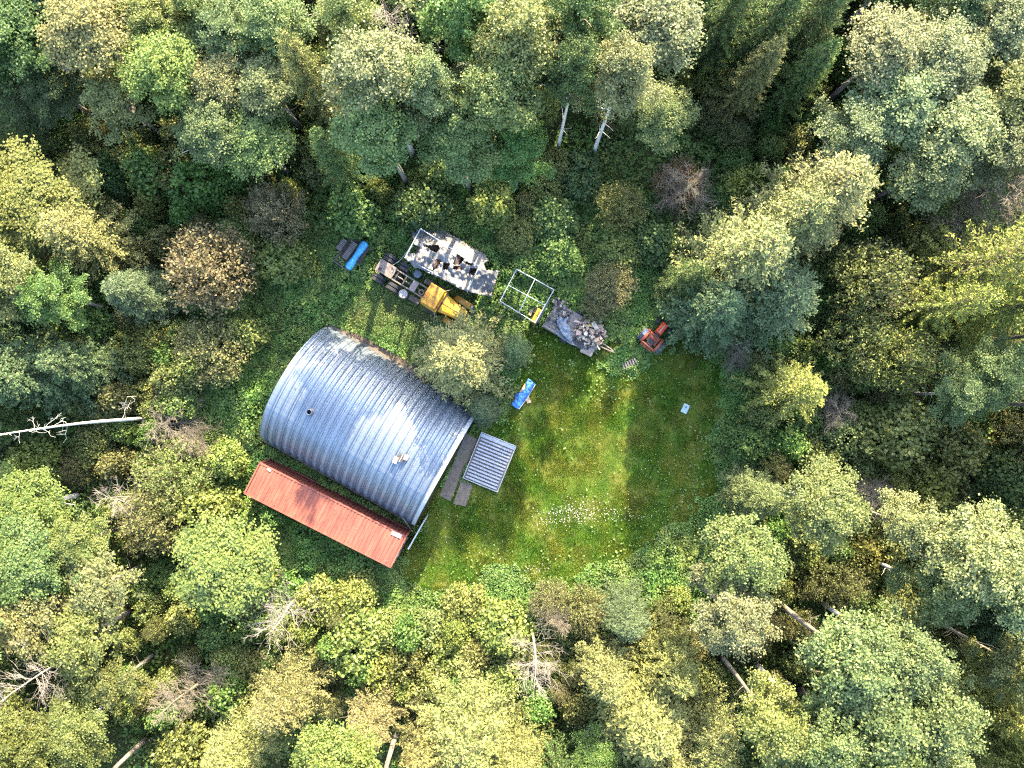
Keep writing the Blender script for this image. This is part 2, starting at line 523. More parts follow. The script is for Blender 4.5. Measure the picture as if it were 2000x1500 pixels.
# front trim arch
tr = MB()
K = 44
ring = []
for k in range(K + 1):
    t = math.pi * k / K
    ring.append((arch(t, -.10), arch(t, .14)))
V, F = [], []
for (a, b) in ring:
    V += [(HUT_L / 2 - .02, *b), (HUT_L / 2 + .26, *b), (HUT_L / 2 + .26, *a), (HUT_L / 2 - .02, *a)]
for k in range(K):
    for j in range(4):
        F.append((k * 4 + j, (k + 1) * 4 + j, (k + 1) * 4 + (j + 1) % 4, k * 4 + (j + 1) % 4))
tr.quadmesh(V, F)
tr.build("front_trim", M['white_metal'], hut)
# front doors, two leaves and a rail
for s in (-1, 1):
    dr = MB().box((HUT_L / 2 + .10, s * 1.25, 1.62), (.06, 2.40, 3.0)).build("door", M['tin_white'], hut)
    MB().box((HUT_L / 2 + .16, s * .25, 1.3), (.05, .06, .3)).build("handle", M['steel_dark'], dr)
MB().box((HUT_L / 2 + .12, 0, 3.25), (.10, 5.2, .12)).build("door_rail", M['steel_dark'], hut)
# foundation kerbs
MB().box((0, HUT_A + .12, .09), (HUT_L + .1, .30, .26)).box((0, -HUT_A - .12, .09), (HUT_L + .1, .30, .26)).build("foundation", M['concrete'], hut)
# stove pipe
sp = MB()
sp.tube([(-3.45, -.62, 4.7), (-3.45, -.62, 5.45)], .19, 18, cap=False)
sp.tube([(-3.45, -.62, 5.45), (-3.45, -.62, 4.75)], .165, 18, cap=False)
sp.torus((-3.45, -.62, 5.45), .178, .018, 18, 6)
pipe = sp.build("stove_pipe", M['tin'], hut, smooth=True)
MB().cyl((-3.45, -.62, 4.98), .162, .02).build("pipe_hole_shade", M['tarp_black'], pipe)  # black disc stands for the shade down the open pipe
MB().tube([(-3.45, -.62, 4.80), (-3.45, -.62, 4.98)], [.36, .2], 18).build("flashing", M['steel_rail'], pipe)
# small hatch with two raised flaps
rv = MB().box((3.70, -.35, 4.98), (.42, .50, .22)).build("roof_hatch", M['steel_dark'], hut)
MB().box((3.42, -.62, 5.18), (.40, .50, .03), ry=-.5, rz=.1).build("flap", M['plate'], rv)
MB().box((3.98, -.10, 5.16), (.34, .40, .03), ry=.55, rz=.1).build("flap", M['plate'], rv)
MB().box((3.70, -.36, 5.115), (.05, .56, .05)).build("hinge_bar", M['white_metal'], rv)
# thin cable scars: a dead branch lying on the roof
br = MB()
pts = [W(586, 748, 4.93), W(579, 760, 4.96), W(573, 772, 4.95), W(567, 783, 4.9)]
br.tube(pts, [.02, .03, .03, .015], 6)
br.tube([pts[1], W(574, 757, 4.98)], [.018, .008], 5)
tag(br.build("fallen_branch", M['bark_dark']), "thin dark branch lying on the hut roof above the stove pipe", "branch")

# panel closing the gap between the hut front and the container, and a leaning pole
wp = MB()
a, b = W(836, 1006), W(805, 1060)
dv = (b - a); L = dv.length; ang = math.atan2(dv.y, dv.x)
gate = empty("gap_gate", (a + b) / 2, ang, "narrow white metal gate panel closing the gap between hut and red container", "gate")
MB().box((0, 0, 1.05), (L, .05, 1.9)).build("panel", M['white_metal'], gate)
for s in (-1, 1):
    MB().box((s * (L / 2 - .04), 0, 1.08), (.10, .12, 2.16)).build("post", M['white_metal'], gate)
MB().box((0, 0, 2.03), (L - .18, .10, .07)).build("rail", M['white_metal'], gate)
pole = MB(); pole.tube([W(779, 1001, 1.9), W(793, 1020, 1.2), W(806, 1040, .02)], .045, 8)
tag(pole.build("leaning_pole", M['white_metal']), "thin pale pole leaning between hut eave and white gate panel", "pole")

# ------------------------------------------------------------------ red shipping container
CT_RZ = math.atan2(-.452, .892)
cc = W(635, 1006, 2.6); cc.z = 0
CL, CWD, CH = 12.19, 2.62, 2.60
cont = empty("shipping_container", cc, CT_RZ, "long faded red shipping container with ribbed roof along the hut", "container")
def corrugated(L, pitch, depth, n_off=0.0):
    xs = [(-L / 2, 0.0)]
    n = int(L / pitch)
    p = L / n
    for i in range(n):
        x0 = -L / 2 + i * p
        xs += [(x0 + p * .12, 0), (x0 + p * .30, depth), (x0 + p * .70, depth), (x0 + p * .88, 0)]
    xs.append((L / 2, 0.0))
    return xs
rf = MB()
xs = corrugated(CL - .3, .29, .035)
hw = CWD / 2 - .10
V = []; F = []
for x, o in xs:
    V += [(x, -hw, CH - .05 + o), (x, hw, CH - .05 + o)]
for i in range(len(xs) - 1):
    F.append((2 * i, 2 * i + 2, 2 * i + 3, 2 * i + 1))
rf.quadmesh(V, F)
rf.build("roof", M['red'], cont)
for s in (-1, 1):
    sw = MB(); V = []; F = []
    for x, o in corrugated(CL - .3, .29, .045):
        y = s * (CWD / 2 - .055 - .045 + o)
        V += [(x, y, .20), (x, y, CH - .07)]
    for i in range(len(V) // 2 - 1):
        F.append((2 * i, 2 * i + 2, 2 * i + 3, 2 * i + 1) if s < 0 else (2 * i, 2 * i + 1, 2 * i + 3, 2 * i + 2))
    sw.quadmesh(V, F)
    sw.build("side_wall", M['red_dark'], cont)
    MB().box((0, s * (CWD / 2 - .055), CH - .04), (CL - .34, .11, .10)).build("top_rail", M['red'], cont)
    MB().box((0, s * (CWD / 2 - .07), .12), (CL - .34, .14, .18)).build("bottom_rail", M['red_dark'], cont)
for sx in (-1, 1):
    for sy in (-1, 1):
        MB().box((sx * (CL / 2 - .085), sy * (CWD / 2 - .085), CH / 2), (.17, .17, CH - .26)).build("corner_post", M['red'], cont)
        for z in (.065, CH - .055):
            MB().box((sx * (CL / 2 - .089), sy * (CWD / 2 - .081), z), (.178, .162, .13)).build("corner_casting", M['red_dark'], cont)
    MB().box((sx * (CL / 2 - .06), 0, CH - .045), (.12, CWD - .34, .11)).build("end_header", M['red'], cont)
for s in (-1, 1):
    dr = MB().box((CL / 2 - .07, s * .565, 1.32), (.06, 1.12, 2.36)).build("door", M['red_dark'], cont)
    for k in (-.3, .22):
        MB().tube([(CL / 2 + .02, s * .565 + k, .2), (CL / 2 + .02, s * .565 + k, 2.45)], .022, 8).build("lock_bar", M['white_metal'], dr)
    MB().box((CL / 2 + .025, s * .565, 1.15), (.03, .5, .05)).build("handle", M['white_metal'], dr)
MB().box((-CL / 2 + .07, 0, 1.32), (.06, CWD - .34, 2.36)).build("end_wall", M['red_dark'], cont)
# pale scraped plate on the roof corner next to the doors
MB().box((CL / 2 - .75, hw - .12, CH + .012), (.75, .30, .03), rz=.05).build("roof_patch", M['white_metal'], cont)
MB().box((-CL / 2 + .9, hw - .10, CH + .012), (.35, .18, .03), rz=-.1).build("roof_patch", M['plate'], cont)

# ------------------------------------------------------------------ ribbed white deck on the lawn
dk = empty("steel_deck", (*W(956, 902.5, .25).xy, 0), math.atan2(-28, 68.5), "white ribbed steel deck panel lying on the lawn by the hut", "deck panel")
DL, DS = 3.85, 2.92        # long side along local y
MB().box((0, 0, .14), (DS - .10, DL - .10, .20)).build("base_plate", M['steel_rail'], dk)
for s in (-1, 1):
    MB().box((s * (DS / 2 - .03), 0, .20), (.06, DL, .24)).build("edge_rail", M['white_metal'], dk)
    MB().box((0, s * (DL / 2 - .03), .19), (DS - .14, .06, .22)).build("end_rail", M['white_metal'], dk)
nr = 13
pitch = (DL - .5) / nr
for i in range(nr):
    y = -DL / 2 + .10 + pitch * (i + .5)
    MB().box((0.0, y, .30), (DS - .30, pitch * .60, .11), tapx=.985, taper=.8).build("rib", M['tin_white'], dk)
MB().box((0, DL / 2 - .22, .275), (DS - .16, .26, .06)).build("end_plate", M['tin_white'], dk)

# ------------------------------------------------------------------ amber truck, cab and bare chassis
TR = Vector((-10.19, 9.10, 0))
truck = empty("old_truck", TR, math.radians(-31.4), "old rusty yellow truck with bare rear chassis beside the torn tarp", "truck")
for s in (-1, 1):
    MB().box((3.75, s * .40, .88), (7.4, .10, .22)).build("frame_rail", M['steel_rail'], truck)
for x in (1.65, 2.35, 4.1):
    MB().box((x, 0, .88), (.12, .68, .14)).build("cross_member", M['steel_dark'], truck)
rp = MB()
rp.box((.72, .20, 1.02), (1.44, .62, .05)).box((.95, -.28, 1.02), (.98, .34, .05)).box((.10, -.30, 1.02), (.20, .38, .05)).box((.30, -.45, 1.02), (.3, .10, .05))
rp.build("rear_plate", M['steel_rail'], truck)
MB().box((.36, -.22, .97), (.36, .22, .06)).build("plate_opening", M['steel_dark'], truck)
MB().box((3.22, -.02, 1.06), (.46, .78, .10)).build("gearbox_plate", M['plate'], truck)
MB().torus((3.93, -.08, 1.02), .18, .05, 18, 8).build("coupling_ring", M['steel_rail'], truck)
MB().tube([(.4, 0, .80), (2.0, 0, .82), (4.3, .02, .85)], .055, 10).build("drive_shaft", M['rim'], truck)
def wheel(x, y, r, w, parent, rim_out):
    t = MB()
    hw_ = w / 2
    prof = [(r * .58, -hw_), (r * .93, -hw_), (r, -hw_ * .7), (r, hw_ * .7), (r * .93, hw_), (r * .58, hw_)]
    n = 24
    V = []; F = []
    for k in range(n):
        a = 2 * math.pi * k / n
        for rr, yy in prof:
            V.append((rr * math.cos(a), yy, rr * math.sin(a)))
    m_ = len(prof)
    for k in range(n):
        k2 = (k + 1) % n
        for i in range(m_):
            i2 = (i + 1) % m_
            F.append((k * m_ + i, k * m_ + i2, k2 * m_ + i2, k2 * m_ + i))
    t.quadmesh(V, F)
    for k in range(n):     # tread lugs
        a = 2 * math.pi * (k + .5) / n
        t.box((math.cos(a) * r, 0, math.sin(a) * r), (.05, w * .9, r * .13), ry=-a)
    wo = MB()
    o = bpy.data.objects.new("wheel", t.mesh("tyre", M['rubber']))
    o.location = (x, y, r)
    link(o, parent)
    MB().cyl((0, rim_out * hw_ * .35, 0), r * .59, w * .3, 20, axis='Y').cyl((0, rim_out * hw_ * .7, 0), r * .2, w * .35, 12, axis='Y').build("rim", M['rim'], o)
    return o
for ax in (.5, 1.80):
    for s in (-1, 1):
        wheel(ax, s * .74, .50, .26, truck, s)
        wheel(ax, s * 1.05, .50, .26, truck, s)
    MB().cyl((ax, 0, .5), .09, 1.9, 10, axis='Y').cyl((ax, 0, .5), .24, .34, 12, axis='Y').build("axle", M['steel_dark'], truck)
for s in (-1, 1):
    wheel(7.05, s * .93, .48, .27, truck, s)
MB().cyl((7.05, 0, .48), .07, 1.7, 10, axis='Y').build("axle", M['steel_dark'], truck)
MB().cyl((2.81, -.92, .74), .34, .62, 24).build("fuel_tank", M['pale_drum'], truck, bevel=.03)
MB().cyl((2.95, .94, .70), .31, .56, 24).build("air_tank", M['blue_drum'], truck, bevel=.03)
MB().box((3.75, -.85, .72), (.9, .42, .3)).build("battery_box", M['steel_dark'], truck, bevel=.02)
MB().box((4.0, .85, .70), (.7, .42, .3)).build("tool_box", M['steel_dark'], truck, bevel=.02)
# cab
cb = MB()
cb.box((5.12, 0, 1.50), (1.30, 1.78, 1.0))
cab = cb.build("cab", M['amber_bright'], truck, bevel=.06)
MB().box((5.06, 0, 2.22), (1.12, 1.62, .5), tapx=.9, taper=.94).build("window_band", M['glass'], cab)
for sx in (-.52, .50):
    for sy in (-.76, .76):
        MB().box((5.06 + sx, sy, 2.22), (.10, .10, .52)).build("pillar", M['amber_bright'], cab)
MB().box((5.08, 0, 2.54), (1.28, 1.74, .16), taper=.90, tapx=.90).build("cab_roof", M['amber'], cab, bevel=.05)
MB().tube([(4.72, .05, 2.625), (5.3, -.02, 2.63)], .012, 6).build("roof_seam", M['rust'], cab)
for s in (-1, 1):
    mm = MB()
    mm.tube([(5.66, s * .82, 1.95), (5.95, s * 1.22, 2.05), (5.62, s * .82, 2.35)], .018, 6)
    mm.tube([(5.95, s * 1.22, 1.75), (5.95, s * 1.22, 2.2)], .018, 6)
    mo = mm.build("mirror_bracket", M['steel_rail'], truck)
    MB().box((5.96, s * 1.24, 1.98), (.05, .16, .34)).build("mirror", M['steel_dark'], mo)
    dr = MB().box((5.15, s * .895, 1.42), (.98, .03, .80)).build("door", M['amber_bright'], truck)
    MB().box((4.80, s * .925, 1.62), (.14, .03, .04)).build("handle", M['steel_dark'], dr)
    MB().box((5.1, s * .98, .62), (.8, .26, .06)).build("step", M['steel_dark'], truck)
MB().box((5.80, 0, 1.84), (.12, 1.56, .10)).build("cowl", M['steel_dark'], truck)
# hood, tapering forwards
hd = MB()
hw0, hw1 = .72, .40
x0, x1 = 5.84, 7.78
sec = lambda x, w, z: [(x, -w, 1.0), (x, -w, z - .12), (x, -w * .7, z - .02), (x, 0, z + .03), (x, w * .7, z - .02), (x, w, z - .12), (x, w, 1.0)]
V = sec(x0, hw0, 1.84) + sec(x1, hw1, 1.70)
F = [(i, i + 1, i + 8, i + 7) for i in range(6)] + [tuple(range(7)), tuple(reversed(range(7, 14))), (0, 7, 13, 6)]
hd.quadmesh(V, F)
hood = hd.build("hood", M['amber_bright'], truck)
MB().tube([(x0 + .03, 0, 1.885), (x1 - .03, 0, 1.745)], .014, 6).build("hood_hinge", M['rust'], hood)
MB().box((x1 + .03, 0, 1.32), (.05, .70, .62)).build("grille", M['steel_dark'], truck)
for s in (-1, 1):
    fd = MB()
    V = []; F = []
    n = 8
    for i in range(n + 1):
        a = math.pi * (.08 + .84 * i / n)
        for yy in (s * .70, s * 1.14):
            V.append((7.08 + .82 * math.cos(a), yy, .52 + .66 * math.sin(a)))
    for i in range(n):
        F.append((2 * i, 2 * i + 1, 2 * i + 3, 2 * i + 2))
    fd.quadmesh(V, F)
    fo = fd.build("fender", M['amber'], truck)
    so = fo.modifiers.new("thick", 'SOLIDIFY'); so.thickness = .04; so.offset = 0
    MB().cyl((7.80, s * .92, 1.0), .13, .12, 16, axis='X').build("headlight", M['white_metal'], truck)
MB().box((8.0, 0, .68), (.12, 2.1, .24)).build("bumper", M['steel_dark'], truck)

# ------------------------------------------------------------------ torn tarp over a pole frame, with a wagon beneath
def Z4(a, b, h): return W(780 + a / 10, 430 + b / 10, h)
OUT = [(230, 180), (420, 170), (560, 90), (720, 70), (900, 220), (1110, 330), (1400, 520), (1640, 640), (1760, 780), (1640, 850),
       (1700, 975), (1960, 990), (1880, 1200), (1790, 1500), (1560, 1450), (1330, 1390), (1180, 1340), (900, 1180), (620, 1060),
       (420, 950), (300, 930), (110, 730), (280, 430)]
HOLES = [[(280, 470), (420, 530), (340, 660), (170, 650)], [(450, 490), (760, 480), (800, 560), (720, 640), (600, 580)],
         [(720, 750), (830, 790), (740, 930), (630, 1010)], [(870, 820), (990, 850), (930, 980), (840, 960)],
         [(1130, 660), (1270, 750), (1180, 880), (1040, 860)], [(1050, 890), (1200, 900), (1250, 960), (1040, 970)],
         [(1390, 930), (1530, 940), (1450, 1090), (1350, 1030)], [(1270, 800), (1430, 850), (1420, 900), (1290, 850)]]
st = 13
gx, gy = np.meshgrid(np.arange(80, 2000, st), np.arange(40, 1540, st))
P = np.stack([gx.ravel(), gy.ravel()], 1).astype(float)
jit = np.random.default_rng(5).normal(size=P.shape) * 2
Pj = P + jit
# fold field
v_ac = (P[:, 0] - 820) * .412 - (P[:, 1] - 870) * .911        # distance across, positive to the far side
u_al = (P[:, 0] - 820) * .911 + (P[:, 1] - 870) * .412
zz = 2.35 + 0.0 * v_ac
zz -= np.clip((v_ac - 250) / 250, 0, 1.3) ** 1.2 * 1.15          # far side sags to the ground
zz -= np.clip((-v_ac - 300) / 120, 0, 1) * .35
zz -= np.clip((u_al - 640) / 450, 0, 1) ** 1.3 * .95             # loose end flap
zz -= .28 * np.abs(np.sin((u_al - 100) / 640 * math.pi)) ** 2 * np.clip(1 - np.abs(v_ac) / 420, 0, 1)
zz += (value_noise(u_al, v_ac, 150, 11) - .5) * .50 + (value_noise(u_al, v_ac, 60, 12) - .5) * .26
zz += (value_noise(u_al * 1.0 + v_ac * .6, v_ac * .35 - u_al * .1, 26, 14) - .5) * .16
co = np.array([Z4(a, b, z) for (a, b), z in zip(Pj, zz)])
nx_, ny_ = gx.shape[1], gx.shape[0]
F = []
ctr = P.reshape(ny_, nx_, 2)
cen = (ctr[:-1, :-1] + ctr[1:, 1:]) / 2
cf = cen.reshape(-1, 2) + np.random.default_rng(6).normal(size=(cen.shape[0] * cen.shape[1], 2)) * 4
ok = in_poly(cf, np.array(OUT, float))
for hpoly in HOLES:
    ok &= ~in_poly(cf, np.array(hpoly, float))
ok = ok.reshape(ny_ - 1, nx_ - 1)
for j in range(ny_ - 1):
    for i in range(nx_ - 1):
        if ok[j, i]:
            q = j * nx_ + i
            F.append((q, q + nx_, q + nx_ + 1, q + 1))
used = sorted({i for f in F for i in f})
remap = {a: k for k, a in enumerate(used)}
tp = MB(); tp.quadmesh(co[used], [tuple(remap[i] for i in f) for f in F])
tarp = tp.build("torn_tarp", M['tarp'], smooth=True)
so = tarp.modifiers.new("thick", 'SOLIDIFY'); so.thickness = .02
tag(tarp, "large torn grey tarp full of holes sagging beside the yellow truck", "tarp")

tf = empty("pole_canopy", (*Z4(820, 870, 0).xy, 0), 0, "pale pole frame that holds up the torn grey tarp", "frame")
org = tf.location.copy()
def tfp(pts, r, name="pole"):
    MB().tube([Vector(p) - org for p in pts], r, 8).build(name, M['white_metal'], tf)
tfp([Z4(415, 165, 2.5), Z4(110, 735, 2.5)], .04)
tfp([Z4(1560, 910, 2.5), Z4(1325, 1385, 2.35)], .045)
tfp([Z4(415, 165, 2.43), Z4(1560, 905, 2.43)], .035)
tfp([Z4(112, 735, 2.30), Z4(1325, 1385, 2.22)], .035)
for a, b in ((415, 165), (110, 735), (1560, 910), (1325, 1385)):
    p = Z4(a, b, 2.45)
    tfp([(p.x, p.y, 0), (p.x, p.y, 2.45)], .04, "post")
rp_ = MB(); rp_.tube([Z4(270, 440, 2.45), Z4(120, 660, 1.7), Z4(0, 800, 1.2), Z4(-130, 880, 1.02)], .02, 6)
tag(rp_.build("guy_rope", M['white_metal']), "pale guy rope from the torn tarp to the truck chassis", "rope")

wg = empty("farm_wagon", (*Z4(950, 830, 0).xy, 0), math.atan2(-.412, .911), "brown plank wagon half hidden beneath the torn grey tarp", "wagon")
for i in range(8):
    MB().box((0, -1.05 + i * .30, .95), (4.9, .27, .05)).build("plank", M['rust'], wg)
MB().box((0, -.6, .85), (4.9, .1, .14)).box((0, .6, .85), (4.9, .1, .14)).box((1.7, 0, .74), (.1, 1.8, .1)).box((-1.7, 0, .74), (.1, 1.8, .1)).build("frame", M['steel_dark'], wg)
for sx in (-1.7, 1.7):
    for sy in (-1, 1):
        wheel(sx, sy * 1.0, .38, .2, wg, sy)
for k, (x, y, s, mm) in enumerate([(-.55, -.5, (1.0, .9, .75), 'rust'), (.55, .25, (1.0, .8, .8), 'wood_dark'), (1.5, -.25, (.8, .9, .7), 'rust')]):
    p = wg.matrix_basis @ Vector((x, y, .975 + s[2] / 2))
    cr = empty("wooden_crate", (p.x, p.y, .975), wg.rotation_euler.z + .1 * k,
               ["rusty brown crate under the nearest tarp holes beside the truck cab", "dark wooden crate under the middle hole of the torn tarp",
                "brown crate under the tarp hole closest to the end flap"][k], "crate", "crates on the wagon under the tarp")
    MB().box((0, 0, s[2] / 2), s).build("box", M[mm], cr, bevel=.02)
    for q in range(4):
        MB().box((-s[0] / 2 + s[0] * (q + .5) / 4, 0, s[2] + .015), (s[0] / 4 - .03, s[1], .03)).build("lid_board", M[mm], cr)

# ------------------------------------------------------------------ pallet deck with slatted crates and a cyan tarp
ang = math.atan2(-.81, -.58)
bp = W(688, 497, .3)
pd = empty("plank_trailer", (bp.x, bp.y, 0), ang, "small dark plank trailer overgrown under the bush behind the truck", "trailer")
for i in range(7):
    MB().box((0, -.78 + i * .26, .48), (2.45, .24, .05)).build("plank", M['wood_dark'], pd)
MB().box((0, -.6, .40), (2.45, .08, .1)).box((0, .6, .40), (2.45, .08, .1)).box((.8, 0, .37), (.08, 1.6, .08)).build("frame", M['steel_dark'], pd)
for s in (-1, 1):
    wheel(.1, s * .98, .28, .16, pd, s)
MB().box((1.24, -.15, .56), (.05, 1.35, .16)).build("end_board", M['wood_grey'], pd)
def slat_crate(px, py, label, L_, W_):
    p = W(px, py, .8)
    c = empty("slatted_crate", (p.x, p.y, .505), ang, label, "crate", "grey slatted crates on the plank trailer")
    MB().box((0, 0, .16), (L_ - .06, W_ - .06, .30)).build("box", M['wood_dark'], c)
    n = int(L_ / .115)
    for k in range(n):
        MB().box((-L_ / 2 + L_ * (k + .5) / n, 0, .33), (L_ / n * .6, W_, .04)).build("slat", M['wood_grey'], c)
    return c
slat_crate(667, 478, "grey slatted crate on the plank trailer, farthest from the cyan tarp", 1.0, .42)
slat_crate(683, 490, "long grey slatted crate on the plank trailer, next to the cyan tarp", 1.5, .44)
# cyan tarp roll
ct = MB()
n = 30
V = []; F = []
rr = random.Random(3)
m_ = 10
for i in range(n + 1):
    t = i / n
    p = W(714.5 - (714.5 - 679) * t, 473 + (525 - 473) * t, .72)
    wv = .27 * (1 + .15 * math.sin(t * 9) + rr.uniform(-.08, .08))
    side = Vector((math.sin(ang), -math.cos(ang), 0))
    if t in (0.0, 1.0): wv *= .75
    for k in range(m_):
        a = 2 * math.pi * k / m_
        V.append(p + side * (wv * math.cos(a)) + Vector((0, 0, .20 * math.sin(a) * (1 + rr.uniform(-.2, .2)))))
for i in range(n):
    for k in range(m_):
        k2 = (k + 1) % m_
        F.append((i * m_ + k, (i + 1) * m_ + k, (i + 1) * m_ + k2, i * m_ + k2))
F += [tuple(range(m_)), tuple(reversed(range(n * m_, (n + 1) * m_)))]
ct.quadmesh(V, F)
tag(ct.build("tarp_roll", M['cyan'], smooth=True), "bright cyan rolled tarp along the side of the plank trailer", "tarp")

# ------------------------------------------------------------------ white pipe shelter frame
def Z7(a, b, h): return W(960 + a / 10.71, 510 + b / 10.71, h)
HF = 2.6
T1, T2, T3, T4 = Z7(525, 170, HF), Z7(1305, 600, HF), Z7(912, 1290, HF), Z7(180, 838, HF)
so_ = (T1 + T3) / 2; so_.z = 0
sh = empty("pipe_shelter", so_, 0, "bare white pipe shelter frame standing open in the undergrowth", "shelter frame")
def shp(a, b, r, name):
    MB().tube([a - so_, b - so_], r, 8).build(name, M['white_metal'], sh)
for a, b in ((T1, T2), (T2, T3), (T3, T4), (T4, T1)):
    shp(a, b, .035, "top_rail")
mid = lambda a, b, t=.5: a.lerp(b, t)
shp(mid(T1, T4, .5), mid(T2, T3, .47), .03, "cross_bar")
shp(mid(T1, T2, .49), mid(T4, T3, .53), .03, "cross_bar")
gnd = lambda p: Vector((p.x, p.y, 0))
for p in (T1, T2, T3, T4):
    shp(gnd(p), p, .04, "post")
shp(gnd(T4) + Vector((0, 0, .05)), gnd(mid(T4, T3, .8)) + Vector((0, 0, .05)), .03, "ground_rail")
def sheet(a, b, c, d_, name, n=12):
    V = []; F = []
    rr = random.Random(hash(name) % 97 if False else 7)
    for j in range(5):
        for i in range(n + 1):
            p = a.lerp(b, i / n).lerp(d_.lerp(c, i / n), j / 4)
            V.append(p - so_ + Vector((rr.uniform(-.03, .03), rr.uniform(-.03, .03), 0)))
    for j in range(4):
        for i in range(n):
            q = j * (n + 1) + i
            F.append((q, q + 1, q + n + 2, q + n + 1))
    m = MB().quadmesh(V, F).build(name, M['tarp_grey'], sh, smooth=True)
    s = m.modifiers.new("thick", 'SOLIDIFY'); s.thickness = .015
offy = Vector((.0, 0, -.08))
sheet(mid(T2, T3, .22) + offy, T3 + offy, Z7(985, 1290, 1.0), Z7(1225, 790, 2.2), "side_sheet")
sheet(T1 + offy, T4 + offy, Z7(215, 800, .9), Z7(520, 190, 1.5), "side_sheet")
# yellow things inside it
yb = empty("yellow_crate", (*Z7(950, 1150, .4).xy, 0), math.atan2(.87, .5), "bright yellow plastic crate inside the pipe shelter corner", "crate")
MB().box((0, 0, .28), (1.25, .50, .55), taper=.92).build("body", M['yellow'], yb, bevel=.05)
MB().box((.29, 0, .58), (.56, .44, .05)).box((-.31, 0, .58), (.56, .44, .05)).build("lid", M['yellow'], yb, bevel=.02)
for k, (a, b, c, e) in enumerate([((700, 1110), (830, 870), 0, 0), ((790, 1130), (900, 900), 0, 0), ((880, 1080), (990, 930), 0, 0)]):
    p, q = Z7(*a, .25), Z7(*b, .3)
    mb = MB().box((0, 0, 0), ((q - p).length, [.05, .22, .12][k], .05))
    o = mb.build("board", M[['yellow', 'wood_tan', 'wood_grey'][k]])
    o.location = (p + q) / 2; o.rotation_euler = (0, 0, math.atan2((q - p).y, (q - p).x))
    tag(o, ["thin yellow board lying inside the pipe shelter", "wide tan board lying inside the pipe shelter",
            "grey board beside the yellow crate in the pipe shelter"][k], "board", "boards inside the pipe shelter")

# ------------------------------------------------------------------ flatbed trailer with junk
def Z6(a, b, h): return W(1050 + a / 12.5, 580 + b / 12.5, h)
jc = Z6(900, 770, .7)
JR = math.atan2(-.50, .866)
jt = empty("flatbed_trailer", (jc.x, jc.y, 0), JR, "low flatbed trailer heaped with scrap next to the pipe shelter", "trailer")
for i in range(8):
    MB().box((0.05 * ((i * 7) % 3 - 1), -.98 + i * .28, .62), (4.4, .26, .05)).build("plank", M['wood_grey'], jt)
MB().box((0, -.85, .54), (4.4, .10, .12)).box((0, .85, .54), (4.4, .10, .12)).box((-.2, 0, .46), (.12, 1.9, .1)).build("frame", M['steel_dark'], jt)
MB().box((2.75, .10, .52), (1.3, .08, .09), rz=-.08).box((2.75, -.14, .52), (1.3, .08, .09), rz=.1).box((3.4, -.02, .52), (.2, .16, .12)).build("drawbar", M['steel_rail'], jt)
for s in (-1, 1):
    wheel(-.25, s * 1.22, .30, .18, jt, s)
# pile pieces
pile = empty("scrap_pile", (*Z6(1280, 840, .65).xy, .645), JR, "round heap of broken tan wood and rubble on the flatbed trailer", "scrap pile")
rr = random.Random(21)
for k in range(150):
    a = rr.uniform(0, 2 * math.pi); q = math.sqrt(rr.random())
    R_ = 1.12
    x, y = math.cos(a) * q * R_ * 1.1, math.sin(a) * q * R_ * .95
    z = .62 * (1 - q * q) * rr.uniform(.75, 1.0) + .06
    s = rr.choice([(.30, .16, .07), (.20, .18, .10), (.42, .10, .06), (.16, .14, .10), (.26, .22, .05), (.12, .11, .10), (.34, .2, .04)])
    f = rr.uniform(.7, 1.1)
    mb = MB().box((0, 0, 0), tuple(v * f for v in s), taper=rr.uniform(.7, 1))
    o = mb.build(rr.choice(["wood_block", "rubble_piece", "broken_board"]), M[rr.choices(['chunk_a', 'chunk_b', 'chunk_c', 'chunk_d', 'wood_tan'], [4, 3, 3, 1.3, 2])[0]], pile)
    o.location = (x, y, z)
    o.rotation_euler = (rr.uniform(-.45, .45), rr.uniform(-.45, .45), rr.uniform(0, 6.3))
for (a, b, s, rz, mm) in [(1400, 700, (.62, .30, .05), -.5, 'chunk_d'), (1250, 700, (.5, .05, .05), .3, 'yellow'), (1010, 880, (.40, .30, .08), .5, 'chunk_b'),
                          (1180, 900, (.26, .24, .06), .2, 'chunk_d'), (1450, 1040, (.38, .28, .07), .7, 'chunk_a'), (980, 590, (.45, .2, .08), .1, 'chunk_b')]:
    o = MB().box((0, 0, 0), s).build("broken_board", M[mm], pile)
    p = Z6(a, b, 1.28) - pile.location
    p = Matrix.Rotation(-JR, 3, 'Z') @ p
    o.location = (p.x, p.y, .70 - .28 * (p.x ** 2 + p.y ** 2))
    o.rotation_euler = (.1, -.1, rz)
MB().cyl((0, 0, .14), 1.05, .30, 18, .55).build("rubble_core", M['chunk_c'], pile)
